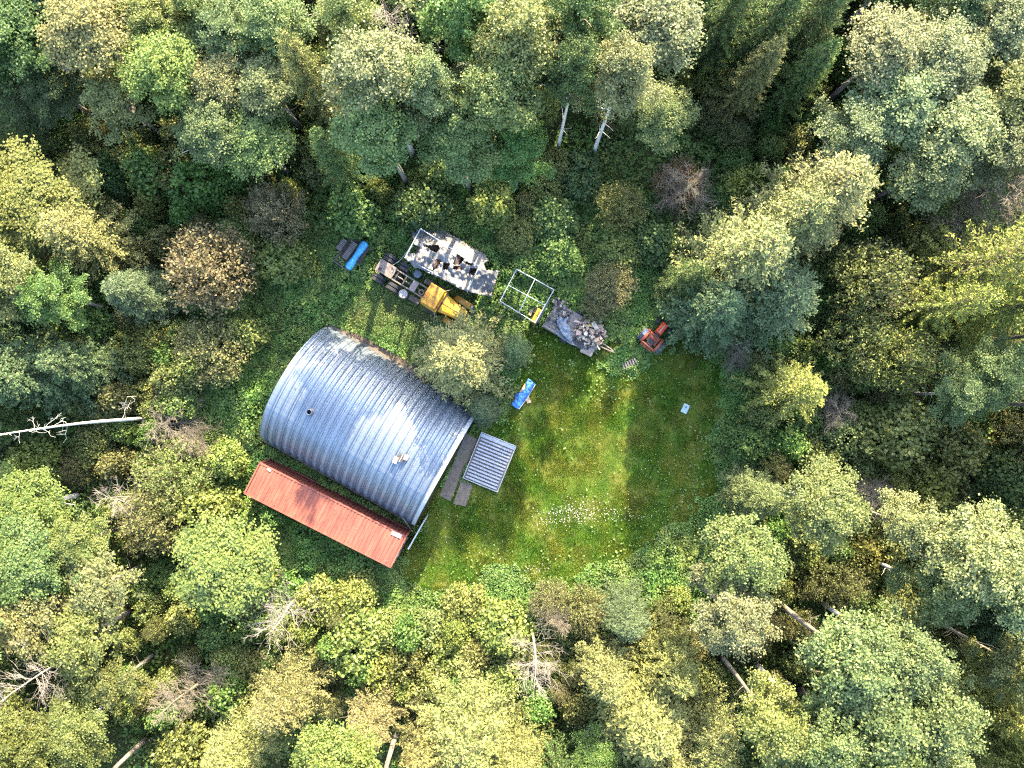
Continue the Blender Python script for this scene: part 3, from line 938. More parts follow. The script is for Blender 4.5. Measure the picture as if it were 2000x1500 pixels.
# old straw bales / dark clutter at the left end
rj = random.Random(8)
lbl = ["dark scrap block near the left end of the flatbed trailer"]
cl = empty("dark_clutter", (*Z6(560, 420, .65).xy, .645), JR, "dark clutter of small scrap at the shelter end of the flatbed", "scrap pile")
for k in range(70):
    o = MB().box((0, 0, 0), (rj.uniform(.08, .34), rj.uniform(.06, .2), rj.uniform(.04, .14)), taper=.85).build(
        rj.choice(["scrap_piece", "broken_board"]), M[rj.choices(['chunk_c', 'tarp_black', 'chunk_a', 'wood_grey', 'chunk_d'], [5, 4, 1.2, 1.5, .6])[0]], cl)
    o.location = (rj.uniform(-.75, .75), rj.uniform(-1.0, 1.0), rj.uniform(.04, .25))
    o.rotation_euler = (rj.uniform(-.4, .4), rj.uniform(-.4, .4), rj.uniform(0, 6.3))
def drape(name, outline, zfun, mat_, label, cat, step=14, seed=3, fold=.22, conv=Z6):
    pts = np.array(outline, float)
    lo, hi = pts.min(0) - step, pts.max(0) + step
    X, Y = np.meshgrid(np.arange(lo[0], hi[0], step), np.arange(lo[1], hi[1], step))
    Pp = np.stack([X.ravel(), Y.ravel()], 1)
    z = np.array([zfun(a, b) for a, b in Pp])
    z += (value_noise(Pp[:, 0], Pp[:, 1], 70, seed) - .5) * fold + (value_noise(Pp[:, 0] + Pp[:, 1] * .5, Pp[:, 1] * .5, 26, seed + 1) - .5) * fold * .8
    C_ = np.array([conv(a, b, h) for (a, b), h in zip(Pp, z)])
    nx, ny = X.shape[1], X.shape[0]
    q = Pp.reshape(ny, nx, 2); cen = ((q[:-1, :-1] + q[1:, 1:]) / 2).reshape(-1, 2)
    okk = in_poly(cen, pts).reshape(ny - 1, nx - 1)
    Fq = [(j * nx + i, (j + 1) * nx + i, (j + 1) * nx + i + 1, j * nx + i + 1) for j in range(ny - 1) for i in range(nx - 1) if okk[j, i]]
    us = sorted({i for f in Fq for i in f}); rm = {a: k for k, a in enumerate(us)}
    o = MB().quadmesh(C_[us], [tuple(rm[i] for i in f) for f in Fq]).build(name, mat_, smooth=True)
    s = o.modifiers.new("thick", 'SOLIDIFY'); s.thickness = .015
    return tag(o, label, cat)
drape("slate_tarp", [(470, 500), (580, 475), (640, 560), (740, 470), (750, 520), (690, 630), (780, 700), (820, 850), (850, 1080), (760, 1060), (620, 930), (470, 690)],
      lambda a, b: 1.15 - .3 * ((a - 640) / 200) ** 2, M['tarp_blue'], "crumpled slate blue tarp across the middle of the flatbed trailer", "tarp")
drape("black_sheet", [(850, 1000), (930, 960), (1000, 1060), (1150, 1150), (1290, 1200), (1230, 1290), (1100, 1250), (900, 1180)],
      lambda a, b: .78, M['tarp_black'], "black plastic sheet at the foot of the scrap heap on the flatbed", "sheet", seed=9)
drape("grey_sheet", [(440, 780), (500, 760), (640, 960), (860, 1090), (950, 1210), (800, 1150), (500, 960), (430, 880)],
      lambda a, b: .74, M['tarp_grey'], "dusty grey sheet hanging along the lawn side of the flatbed", "sheet", seed=15)
for k, (a, b, s, rz, mm, lb) in enumerate([(1210, 1310, (.95, .62, .04), -.45, 'wood_grey', "square grey board lying at the lawn corner of the flatbed"),
                                           (1480, 1230, (.42, .10, .06), -1.0, 'chunk_d', "short pale plank stub by the flatbed drawbar"),
                                           (490, 150, (.85, .28, .05), -.5, 'wood_grey', "grey plank on the far left corner of the flatbed"),
                                           (610, 235, (.5, .3, .05), -.5, 'wood_grey', "short grey board beside the corner plank on the flatbed"),
                                           (670, 420, (.36, .42, .05), -.1, 'chunk_d', "pale square board behind the slate blue tarp"),
                                           (290, 780, (.95, .16, .07), -.55, 'wood_grey', "narrow grey plank at the shelter side corner of the flatbed")]):
    o = MB().box((0, 0, 0), s).build("board", M[mm])
    o.location = Z6(a, b, .70); o.rotation_euler = (0, 0, rz)
    tag(o, lb, "board", "loose boards on the flatbed trailer")

# ------------------------------------------------------------------ small orange tractor
tx = W(1272, 665, .6)
fw = math.atan2(.77, .64)
tt = empty("garden_tractor", (tx.x, tx.y, 0), fw, "small orange tractor parked at the edge of the big spruce", "tractor")
for s in (-1, 1):
    wheel(0, s * .80, .50, .42, tt, s).data.materials[0] = M['slate']
    wheel(1.55, s * .52, .30, .22, tt, s)
    fd = MB(); V = []; F = []
    for i in range(9):
        a = math.pi * (.12 + .76 * i / 8)
        for yy in (s * .52, s * .72):
            V.append((.62 * math.cos(a), yy, .52 + .60 * math.sin(a)))
    for i in range(8): F.append((2 * i, 2 * i + 1, 2 * i + 3, 2 * i + 2))
    f_ = fd.quadmesh(V, F).build("fender", M['orange_dull'], tt); q = f_.modifiers.new("thick", 'SOLIDIFY'); q.thickness = .04
MB().box((.75, 0, .55), (2.0, .42, .30)).build("chassis", M['steel_dark'], tt, bevel=.03)
hd2 = MB().box((1.15, 0, .95), (1.05, .56, .46), taper=.86).build("hood", M['orange'], tt, bevel=.06)
MB().box((1.70, 0, .88), (.05, .46, .36)).build("grille", M['steel_dark'], hd2)
MB().box((1.1, 0, 1.19), (.7, .06, .02)).build("hood_stripe", M['white_metal'], hd2)
MB().box((.15, 0, .74), (.75, .95, .06)).build("floor_plate", M['orange_dull'], tt)
MB().box((-.20, 0, .86), (.48, .52, .12)).box((-.44, 0, 1.08), (.10, .52, .42)).build("seat", M['tarp_black'], tt, bevel=.04)
sw = MB().torus((.45, 0, 1.18), .21, .022, 20, 6).build("steering_wheel", M['steel_dark'], tt)
MB().tube([(.62, 0, .9), (.45, 0, 1.18)], .025, 8).box((.45, 0, 1.18), (.40, .04, .02)).box((.45, 0, 1.18), (.04, .40, .021)).build("steering_column", M['steel_dark'], tt)
MB().tube([(-.55, -.50, .6), (-.62, -.50, 1.5), (-.62, .50, 1.5), (-.55, .50, .6)], .045, 8).build("roll_bar", M['orange_dull'], tt)
MB().box((-.62, 0, .5), (.2, 1.0, .12)).build("rear_hitch", M['orange_dull'], tt)
MB().box((.1, .80, 1.06), (.42, .30, .05)).build("tool_tray", M['tin'], tt)

# ------------------------------------------------------------------ small things on the lawn
a, b = W(1216, 716, .1), W(1243, 704, .1)
pl = empty("slatted_pallet", (*((a + b) / 2).xy, 0), math.atan2((b - a).y, (b - a).x), "small grey slatted pallet lying on the lawn near the tractor", "pallet")
for s in (-1, 1):
    MB().box((0, s * .20, .06), (1.22, .07, .10)).build("runner", M['wood_dark'], pl)
for k in range(6):
    MB().box((-.51 + k * .204, 0, .135), (.125, .50, .04), rz=.02 * ((k * 5) % 3 - 1)).build("slat", M['wood_grey'], pl)
p = W(1338, 798, .1)
lid = empty("plastic_bin", (p.x, p.y, 0), math.radians(65), "pale teal plastic bin lid lying alone on the lawn", "bin lid")
MB().box((0, 0, .08), (.68, .44, .16), taper=.95).build("body", M['pale_teal'], lid, bevel=.03)
MB().box((0, 0, .175), (.72, .48, .03)).build("lid", M['pale_teal'], lid, bevel=.012)
MB().box((.12, 0, .20), (.12, .10, .02)).build("handle", M['slate'], lid)

# blue tarp over a low lumber stack
def Z3(a, b, h): return W(980 + a / 16.67, 720 + b / 16.67, h)
la = math.atan2((Z3(960, 400, 0) - Z3(440, 1240, 0)).y, (Z3(960, 400, 0) - Z3(440, 1240, 0)).x)
lp = Z3(690, 830, .3)
ls = empty("lumber_stack", (lp.x, lp.y, 0), la, "short stack of pale boards under the blue tarp", "lumber stack")
for lv in range(3):
    for k in range(4):
        MB().box((.04 * ((k + lv) % 3 - 1), -.24 + k * .16, .12 + lv * .09), (2.05 + .1 * ((k * 3 + lv) % 3), .14, .07)).build("board", M['wood_tan'], ls)
for s in (-.7, .7):
    MB().box((s, 0, .04), (.1, .7, .08)).build("bearer", M['wood_dark'], ls)
o = MB().box((0, 0, 0), (.5, .3, .06)).build("plank_end", M['wood_tan'])
o.location = Z3(860, 1020, .12); o.rotation_euler = (0, 0, la + .9)
tag(o, "tan plank end sticking out beside the blue tarp", "plank")
def ztarp(a, b):
    q = ((a - 690) * .85 + (b - 830) * .53) / 16.67 * .0395     # across, metres
    return .42 + .04 * math.cos(q * 6) - max(0, abs(q) - .25) * 1.0
drape("blue_tarp", [(860, 310), (1080, 490), (1090, 540), (560, 1330), (420, 1250), (290, 1160), (440, 960), (390, 900), (470, 800), (600, 780), (700, 700), (800, 640), (790, 420)],
      ztarp, M['blue'], "bright blue tarp draped over boards beside the round spruce", "tarp", step=20, seed=31, fold=.10, conv=Z3)
MB_e = MB(); MB_e.tube([Z3(1095, 520, .34), Z3(830, 960, .37), Z3(560, 1325, .34)], .025, 6)
tag(MB_e.build("tarp_batten", M['white_metal']), "white batten weighing down the edge of the blue tarp", "batten")

# ------------------------------------------------------------------ vegetation: shared meshes
def skeleton_tube(mb, p0, p1, r0, r1, rng, bend=.12, seg=3, n=5):
    L = (p1 - p0).length
    pts = [p0.lerp(p1, i / seg) + (Vector(rng.normal(size=3)) * bend * L * (.5 if 0 < i < seg else 0) * .5) for i in range(seg + 1)]
    mb.tube(pts, [r0 + (r1 - r0) * i / seg for i in range(seg + 1)], n, cap=False)
    return pts

def trunk_mesh(name, H, r, mat_, rng, bend=.15, top=.95):
    mb = MB()
    n = 9
    ph = rng.uniform(0, 6.28)
    pts = [Vector((math.sin(i / n * 2.5 + ph) * bend * i / n - math.sin(ph) * 0, math.cos(i / n * 2 + ph) * bend * i / n, H * top * i / n - .1)) for i in range(n + 1)]
    mb.tube(pts, [r * (1.25 if i == 0 else 1) * (1 - .9 * i / n) + .012 for i in range(n + 1)], 9)
    return mb.mesh(name, mat_, True), pts

def make_aspen(seed, bark='bark_pale', R=2.8, H=16.0, nclus=380, per=66, leaf=.062, low=.52, gap=.0, limbs=16):
    rng = np.random.default_rng(seed)
    trunk, tp_ = trunk_mesh("aspen_trunk", H, .17, M[bark], rng)
    mb = MB()
    zc, hz = H * (low + 1) / 2, H * (1 - low) / 2
    nl = int(rng.integers(24, 31))
    C, d = [], []
    for k in range(nl):
        aa = 2.4 * k + rng.uniform(-.35, .35); q = math.sqrt((k + .4) / nl) * rng.uniform(.66, 1.08)
        tip = np.array([math.cos(aa) * q * R, math.sin(aa) * q * R, zc + hz * (1.0 - 1.25 * q * q) + rng.uniform(-.7, .5)])
        root_ = np.array([0, 0, max(H * low * .9, tip[2] - (1.2 + 1.5 * q) * rng.uniform(.8, 1.4))])
        n_ = int(nclus / nl * (.6 + .8 * q))
        t_ = rng.uniform(.22, 1.0, n_) ** .75
        sg_ = (R * .16 * (1.12 - .62 * t_))[:, None]
        C.append(root_ + (tip - root_) * t_[:, None] + rng.normal(size=(n_, 3)) * sg_ * np.array([1, 1, .8]) + np.array([0, 0, .35]) * np.sin(t_ * 3.1)[:, None])
        d.append(np.repeat(unit((tip - root_)[None]), n_, 0))
    C = np.concatenate(C); d = np.concatenate(d)
    for k in range(limbs):
        t = C[rng.integers(len(C))]
        zs = min(H * .86, max(H * low * .85, t[2] - rng.uniform(.8, 2.6)))
        i = int(zs / (H * .95) * 9); i = min(i, 9)
        p0 = Vector((tp_[i].x, tp_[i].y, zs))
        skeleton_tube(mb, p0, Vector(t) * .98, .055, .012, rng)
    for k in range(4):       # dead side twigs low on the trunk
        zs = H * rng.uniform(.25, .5); a = rng.uniform(0, 6.28)
        skeleton_tube(mb, Vector((0, 0, zs)), Vector((math.cos(a) * .9, math.sin(a) * .9, zs + .3)), .025, .006, rng)
    branch = mb.mesh("aspen_branches", M[bark])
    ct = np.repeat(rng.random(len(C)), per)
    sg = np.repeat(rng.uniform(.10, .24, len(C)), per)
    P_ = np.repeat(C, per, axis=0) + rng.normal(size=(len(C) * per, 3)) * sg[:, None] * np.array([1, 1, .65])
    out = unit(np.repeat(d, per, axis=0) * np.array([1, 1, .6])) * .55 + np.array([0, 0, .65])
    size = leaf * rng.uniform(.6, 1.3, len(P_))
    V, F = leaf_quads(rng, P_, size, out, .78)
    tint = .45 * ct + .55 * rng.random(len(P_))
    return dict(trunk=trunk, branches=branch, crown=mesh_np("aspen_crown", V, F, M['leaf'], tint), R=R * .84, H=H, hc=.74)

def make_spruce(seed, R=2.6, H=14.0, lev=.50, step=.14, droop=.22, tuft=1.0, base=.06, power=.66, size=.088, wf=1.0, knob=0.0):
    rng = np.random.default_rng(seed)
    trunk, _ = trunk_mesh("spruce_trunk", H, .20, M['bark_dark'], rng, .05, .985)
    mb = MB()
    P_, T_, S_, tin = [], [], [], []
    z = H * base
    while z < H * .985:
        fr = 1 - z / H
        nb = int(rng.integers(6, 10)) if fr > .12 else 5
        a0 = rng.uniform(0, 6.28)
        for k in range(nb):
            a = a0 + 2 * math.pi * k / nb + rng.normal() * .22
            L = R * fr ** power * rng.uniform(.68, 1.12) + .10
            zb = z + rng.uniform(-.2, .2)
            dirv = np.array([math.cos(a), math.sin(a), 0.0])
            sidev = np.array([-math.sin(a), math.cos(a), 0.0])
            bt = rng.random()
            m_ = max(2, int(L / step))
            tt_ = np.linspace(.18, 1.0, m_)
            # the branch droops, then turns up at its tip
            pz = zb - droop * L * (tt_ * 1.6 - tt_ ** 3 * 1.1) + .25 * fr
            pts = dirv * (tt_ * L)[:, None] + np.array([0, 0, 1.0]) * pz[:, None]
            if L > .6:
                mb.tube([Vector((0, 0, zb + .25 * fr)), Vector(pts[m_ // 2]), Vector(pts[-1])], [.022 + .012 * fr, .014, .004], 4, cap=False)
            for i in range(m_):
                wdt = (.10 + .38 * L * (1 - tt_[i]) * .55 + .07) * rng.uniform(.7, 1.2) * wf
                for s in (-1, 1):
                    ns = max(2, int(wdt / .062))
                    q = (np.arange(ns) + rng.random(ns)) / ns
                    c = pts[i] + sidev * (s * wdt * q)[:, None] + dirv * (wdt * q * .55)[:, None]
                    c[:, 2] -= .22 * wdt * q ** 2
                    if knob > 0:      # needles gather in rounded tufts
                        m2 = max(1, int(wdt / .24))
                        tc_ = c[(np.arange(m2) * ns // m2)] + rng.normal(size=(m2, 3)) * .05
                        c = tc_[rng.integers(m2, size=ns)] + rng.normal(size=(ns, 3)) * np.array([1, 1, .8]) * knob
                    c += rng.normal(size=c.shape) * .035 * tuft
                    P_.append(c)
                    T_.append(np.repeat((dirv * .8 + sidev * s * .75)[None], ns, 0))
                    S_.append(size * rng.uniform(.75, 1.25, ns))
                    tin.append(np.clip(.35 * bt + .35 * rng.random(ns) + .3 * tt_[i], 0, 1))
            # tip tuft of young growth
            c = pts[-1] + rng.normal(size=(5, 3)) * .07
            P_.append(c); T_.append(np.repeat(dirv[None], 5, 0)); S_.append(size * rng.uniform(.8, 1.1, 5)); tin.append(.6 + .4 * rng.random(5))
        z += lev * rng.uniform(.75, 1.2) * (.55 + .45 * fr)
    P_ = np.concatenate(P_); T_ = np.concatenate(T_); S_ = np.concatenate(S_); tin = np.concatenate(tin)
    V, F = leaf_quads(rng, P_, S_, np.array([0, 0, .9]), .42, T_, .15, .5)
    return dict(trunk=trunk, branches=mb.mesh("spruce_branches", M['bark_dark']), crown=mesh_np("spruce_crown", V, F, M['needle'], tin), R=R, H=H, hc=.45)

def make_bush(seed, R=1.6, H=2.6, nclus=140, per=48, leaf=.070, stems=9):
    rng = np.random.default_rng(seed)
    mb = MB()
    d = unit(rng.normal(size=(nclus * 2, 3)) * np.array([1, 1, .8]))
    d = d[d[:, 2] > -.1][:nclus]
    lob = unit(rng.normal(size=(6, 3))); amp = rng.uniform(.1, .5, 6)
    rad = .62 + np.maximum(0, d @ lob.T) ** 3 @ amp
    q = rng.uniform(.3, 1, len(d)) ** .5
    C = d * (rad * q)[:, None] * np.array([R, R, H * .72]) + np.array([0, 0, H * .28])
    for k in range(stems):
        t = Vector(C[rng.integers(len(C))])
        skeleton_tube(mb, Vector((rng.normal() * .1, rng.normal() * .1, -.05)), t, .03, .008, rng)
    P_ = np.repeat(C, per, axis=0) + rng.normal(size=(len(C) * per, 3)) * np.repeat(rng.uniform(.09, .21, len(C)), per)[:, None]
    P_[:, 2] = np.maximum(P_[:, 2], .05)
    tint = .45 * np.repeat(rng.random(len(C)), per) + .55 * rng.random(len(P_))
    V, F = leaf_quads(rng, P_, leaf * rng.uniform(.6, 1.4, len(P_)), np.repeat(d, per, axis=0) * .4 + np.array([0, 0, .8]), .8)
    return dict(trunk=mb.mesh("bush_stems", M['bark_dark']), crown=mesh_np("bush_foliage", V, F, M['leaf'], tint), R=R * 1.0, H=H, hc=.6)

def make_willow(seed, R=1.9, H=4.0, n=300, leaves=30, leaf=.055):
    """many thin upright twigs fanning out of one base, with small sparse leaves"""
    rng = np.random.default_rng(seed)
    mb = MB(); mt = MB()
    P_ = []
    for k in range(7):
        a = rng.uniform(0, 6.28)
        skeleton_tube(mt, Vector((0, 0, -.05)), Vector((math.cos(a) * R * .4, math.sin(a) * R * .4, H * .6)), .05, .02, rng)
    for k in range(n):
        a = rng.uniform(0, 6.28); q = math.sqrt(rng.random())
        top = np.array([math.cos(a) * q * R, math.sin(a) * q * R, H * (1 - .38 * q * q) * rng.uniform(.82, 1.05)])
        b = np.array([top[0] * .45, top[1] * .45, top[2] * rng.uniform(.35, .55)])
        midp = (b + top) / 2 + rng.normal(size=3) * .12
        mb.tube([Vector(b), Vector(midp), Vector(top)], [.013, .010, .004], 3, cap=False)
        t = rng.uniform(.1, 1, leaves)[:, None]
        P_.append(b * (1 - t) + top * t + rng.normal(size=(leaves, 3)) * .09)
    P_ = np.concatenate(P_)
    V, F = leaf_quads(rng, P_, leaf * rng.uniform(.6, 1.4, len(P_)), np.array([0, 0, .5]), .6)
    return dict(trunk=mt.mesh("willow_stems", M['bark_dark']), branches=mb.mesh("willow_twigs", M['dead_brown']),
                crown=mesh_np("willow_foliage", V, F, M['leaf'], rng.random(len(P_))), R=R, H=H, hc=.7)

def make_dead(seed, H=9.0, R=2.0, mat_='dead_wood', limbs=26, fine=5, start=.3, up=.5, r=.11):
    rng = np.random.default_rng(seed)
    mt = MB()
    n = 8; ph = rng.uniform(0, 6.28)
    pts = [Vector((math.sin(i * .5 + ph) * .12 * i / n * 2, math.cos(i * .6 + ph) * .12 * i / n * 2, H * i / n - .1)) for i in range(n + 1)]
    mt.tube(pts, [r * (1 - .88 * i / n) for i in range(n + 1)], 8)
    mb = MB()
    for k in range(limbs):
        f = rng.uniform(start, .98)
        z = f * H; a = rng.uniform(0, 6.28)
        p0 = pts[min(n, int(f * n))].copy(); p0.z = z
        L = R * rng.uniform(.5, 1.1) * (1.15 - .7 * (f - start) / (1 - start))
        p1 = p0 + Vector((math.cos(a) * L, math.sin(a) * L, L * up * rng.uniform(.3, 1.4)))
        sp_ = skeleton_tube(mb, p0, p1, (.021 if mat_ != 'bark_pale' else .012) * (1.2 - f * .6), .005, rng, .22, 4, 4)
        for j in range(fine):
            t = rng.uniform(.25, 1)
            q0 = p0.lerp(p1, t) if j else sp_[2]
            a2 = a + rng.normal() * .9
            l2 = L * rng.uniform(.2, .5)
            q1 = q0 + Vector((math.cos(a2) * l2, math.sin(a2) * l2, l2 * rng.uniform(-.1, .9)))
            skeleton_tube(mb, q0, q1, .011, .004, rng, .2, 2, 3)
            for _ in range(2):
                a3 = a2 + rng.normal(); l3 = l2 * .6
                mid_ = q0.lerp(q1, rng.uniform(.3, .9))
                mb.tube([mid_, mid_ + Vector((math.cos(a3) * l3, math.sin(a3) * l3, l3 * rng.uniform(0, .6)))], [.007, .003], 3, cap=False)
    return dict(trunk=mt.mesh("dead_trunk", M[mat_]), branches=mb.mesh("dead_branches", M[mat_]), R=R, H=H, hc=.75)

V_ASPEN = [make_aspen(1), make_aspen(2, bark='bark_grey', R=2.6, nclus=350), make_aspen(3, R=3.0, nclus=420, low=.48), make_aspen(4, bark='bark_grey', R=2.5, low=.56, nclus=330),
           make_aspen(5, bark='bark_grey', R=2.9, nclus=330, per=70)]
V_SPARSE = [make_aspen(11, bark='bark_grey', R=2.8, nclus=170, per=45, limbs=34, leaf=.075), make_aspen(12, bark='bark_grey', R=2.6, nclus=160, per=45, limbs=36, leaf=.075)]
V_SPRUCE = [make_spruce(21, knob=.055), make_spruce(22, R=2.5, lev=.46), make_spruce(23, R=2.8, droop=.14, knob=.07, power=.6)]
V_STAR = [make_spruce(31, R=2.7, H=11, lev=.6, step=.11, droop=-.04, power=1.0, wf=.62, size=.08)]
V_KNOB = [make_spruce(35, R=2.7, H=11, lev=.42, step=.13, droop=.30, tuft=1.0, power=.56, size=.075, knob=.075), make_spruce(36, R=2.9, H=13, lev=.45, step=.135, droop=.26, tuft=1.0, power=.56, size=.078, knob=.08)]
V_LARCH = [make_spruce(41, R=3.2, H=15, lev=.66, step=.16, droop=.1, tuft=1.2, power=.66, size=.08, knob=.07, wf=.8)]
V_BUSH = [make_bush(51), make_bush(52, R=1.5), make_bush(53, R=1.8, H=3.0, nclus=165)]
V_WILLOW = [make_willow(61), make_willow(62, R=2.1, H=4.5)]
V_DEAD = [make_dead(71), make_dead(72, H=8, limbs=30, fine=6)]
V_BROWN = [make_dead(75, H=7, R=1.5, mat_='dead_brown', limbs=60, fine=9, start=.12, up=.25), make_dead(76, H=5, R=1.7, mat_='dead_brown', limbs=64, fine=10, start=.08, up=.8, r=.07)]
V_BARE = [make_dead(81, H=15, R=2.4, limbs=40, fine=6, start=.35, up=.9, r=.13)]
V_BIRCH = [make_dead(85, H=18, R=1.9, mat_='bark_pale', limbs=11, fine=2, start=.2, up=-.1, r=.15)]

KIND = {  # code: (object name, category, variants, part names)
    'A': ("aspen_tree", "tree", V_ASPEN), 'Q': ("sparse_aspen", "tree", V_SPARSE), 'S': ("spruce_tree", "tree", V_SPRUCE),
    'T': ("young_spruce", "tree", V_STAR), 'K': ("spruce_tree", "tree", V_KNOB), 'L': ("larch_tree", "tree", V_LARCH), 'B': ("leafy_bush", "bush", V_BUSH),
    'W': ("willow_shrub", "shrub", V_WILLOW), 'D': ("dead_tree", "dead tree", V_DEAD), 'N': ("dead_spruce", "dead tree", V_BROWN),
    'R': ("bare_tree", "dead tree", V_BARE), 'H': ("birch_tree", "tree", V_BIRCH)}
COL = {'grey': (.125, .168, .056), 'pale': (.168, .198, .080), 'yel': (.158, .190, .046), 'grn': (.090, .160, .036), 'dk': (.066, .108, .030),  # dk and teal: dark foliage, and shade put into shaded trees' leaf colour
       'teal': (.078, .120, .052), 'tan': (.172, .180, .064), 'lime': (.158, .182, .036), 'olive': (.125, .140, .042), 'brown': (.172, .145, .068),
       'red': (.19, .125, .07), 'cream': (.190, .202, .070), 'mix': (.145, .180, .050)}
GRP = {'A': "aspens of the forest round the clearing", 'Q': "thin aspens of the forest round the clearing", 'S': "spruces of the forest round the clearing",
       'T': "young spruces round the clearing", 'K': "spruces of the forest round the clearing", 'L': "larches east of the clearing",
       'B': "leafy bushes round the clearing", 'W': "twiggy shrubs round the clearing", 'D': "dead trees of the forest", 'N': "dead trees of the forest",
       'R': "dead trees of the forest", 'H': "birches of the forest"}
counter = {}
planted = []            # (x, y, crown radius)
def plant(code, x, y, R, h, col, label, group=None, rng=random.Random(99)):
    nm, cat, var = KIND[code]
    i = counter.get(code, 0); counter[code] = i + 1
    v = var[i % len(var)]
    root = empty(nm, (x, y, 0), rng.uniform(0, 6.28), label, cat, group or GRP[code])
    sxy = R / v['R']; sz = h / v['H']
    root.scale = (sxy * rng.uniform(.96, 1.04), sxy * rng.uniform(.96, 1.04), sz)
    c = COL[col]
    j = [rng.uniform(.92, 1.08) for _ in range(3)]
    for key, pn in (('trunk', 'stems' if code in 'BW' else 'trunk'), ('branches', 'branches'), ('crown', 'crown' if code not in 'BW' else 'foliage')):
        if key in v:
            o = bpy.data.objects.new(pn, v[key])
            link(o, root)
            if key != 'trunk': o["kind"] = "stuff"
            o.color = (c[0] * j[0], c[1] * j[1], c[2] * j[2], 1)
    planted.append((x, y, R))
    return root
def plant_px(code, px, py, r, h, col, label, **k):
    """crown seen with its middle at (px, py) and radius r pixels in the photograph"""
    hc = h * KIND[code][2][0]['hc']
    p = W(px, py, hc)
    return plant(code, p.x, p.y, r * (CAM_H - hc) / FPX, h, col, label, **k)

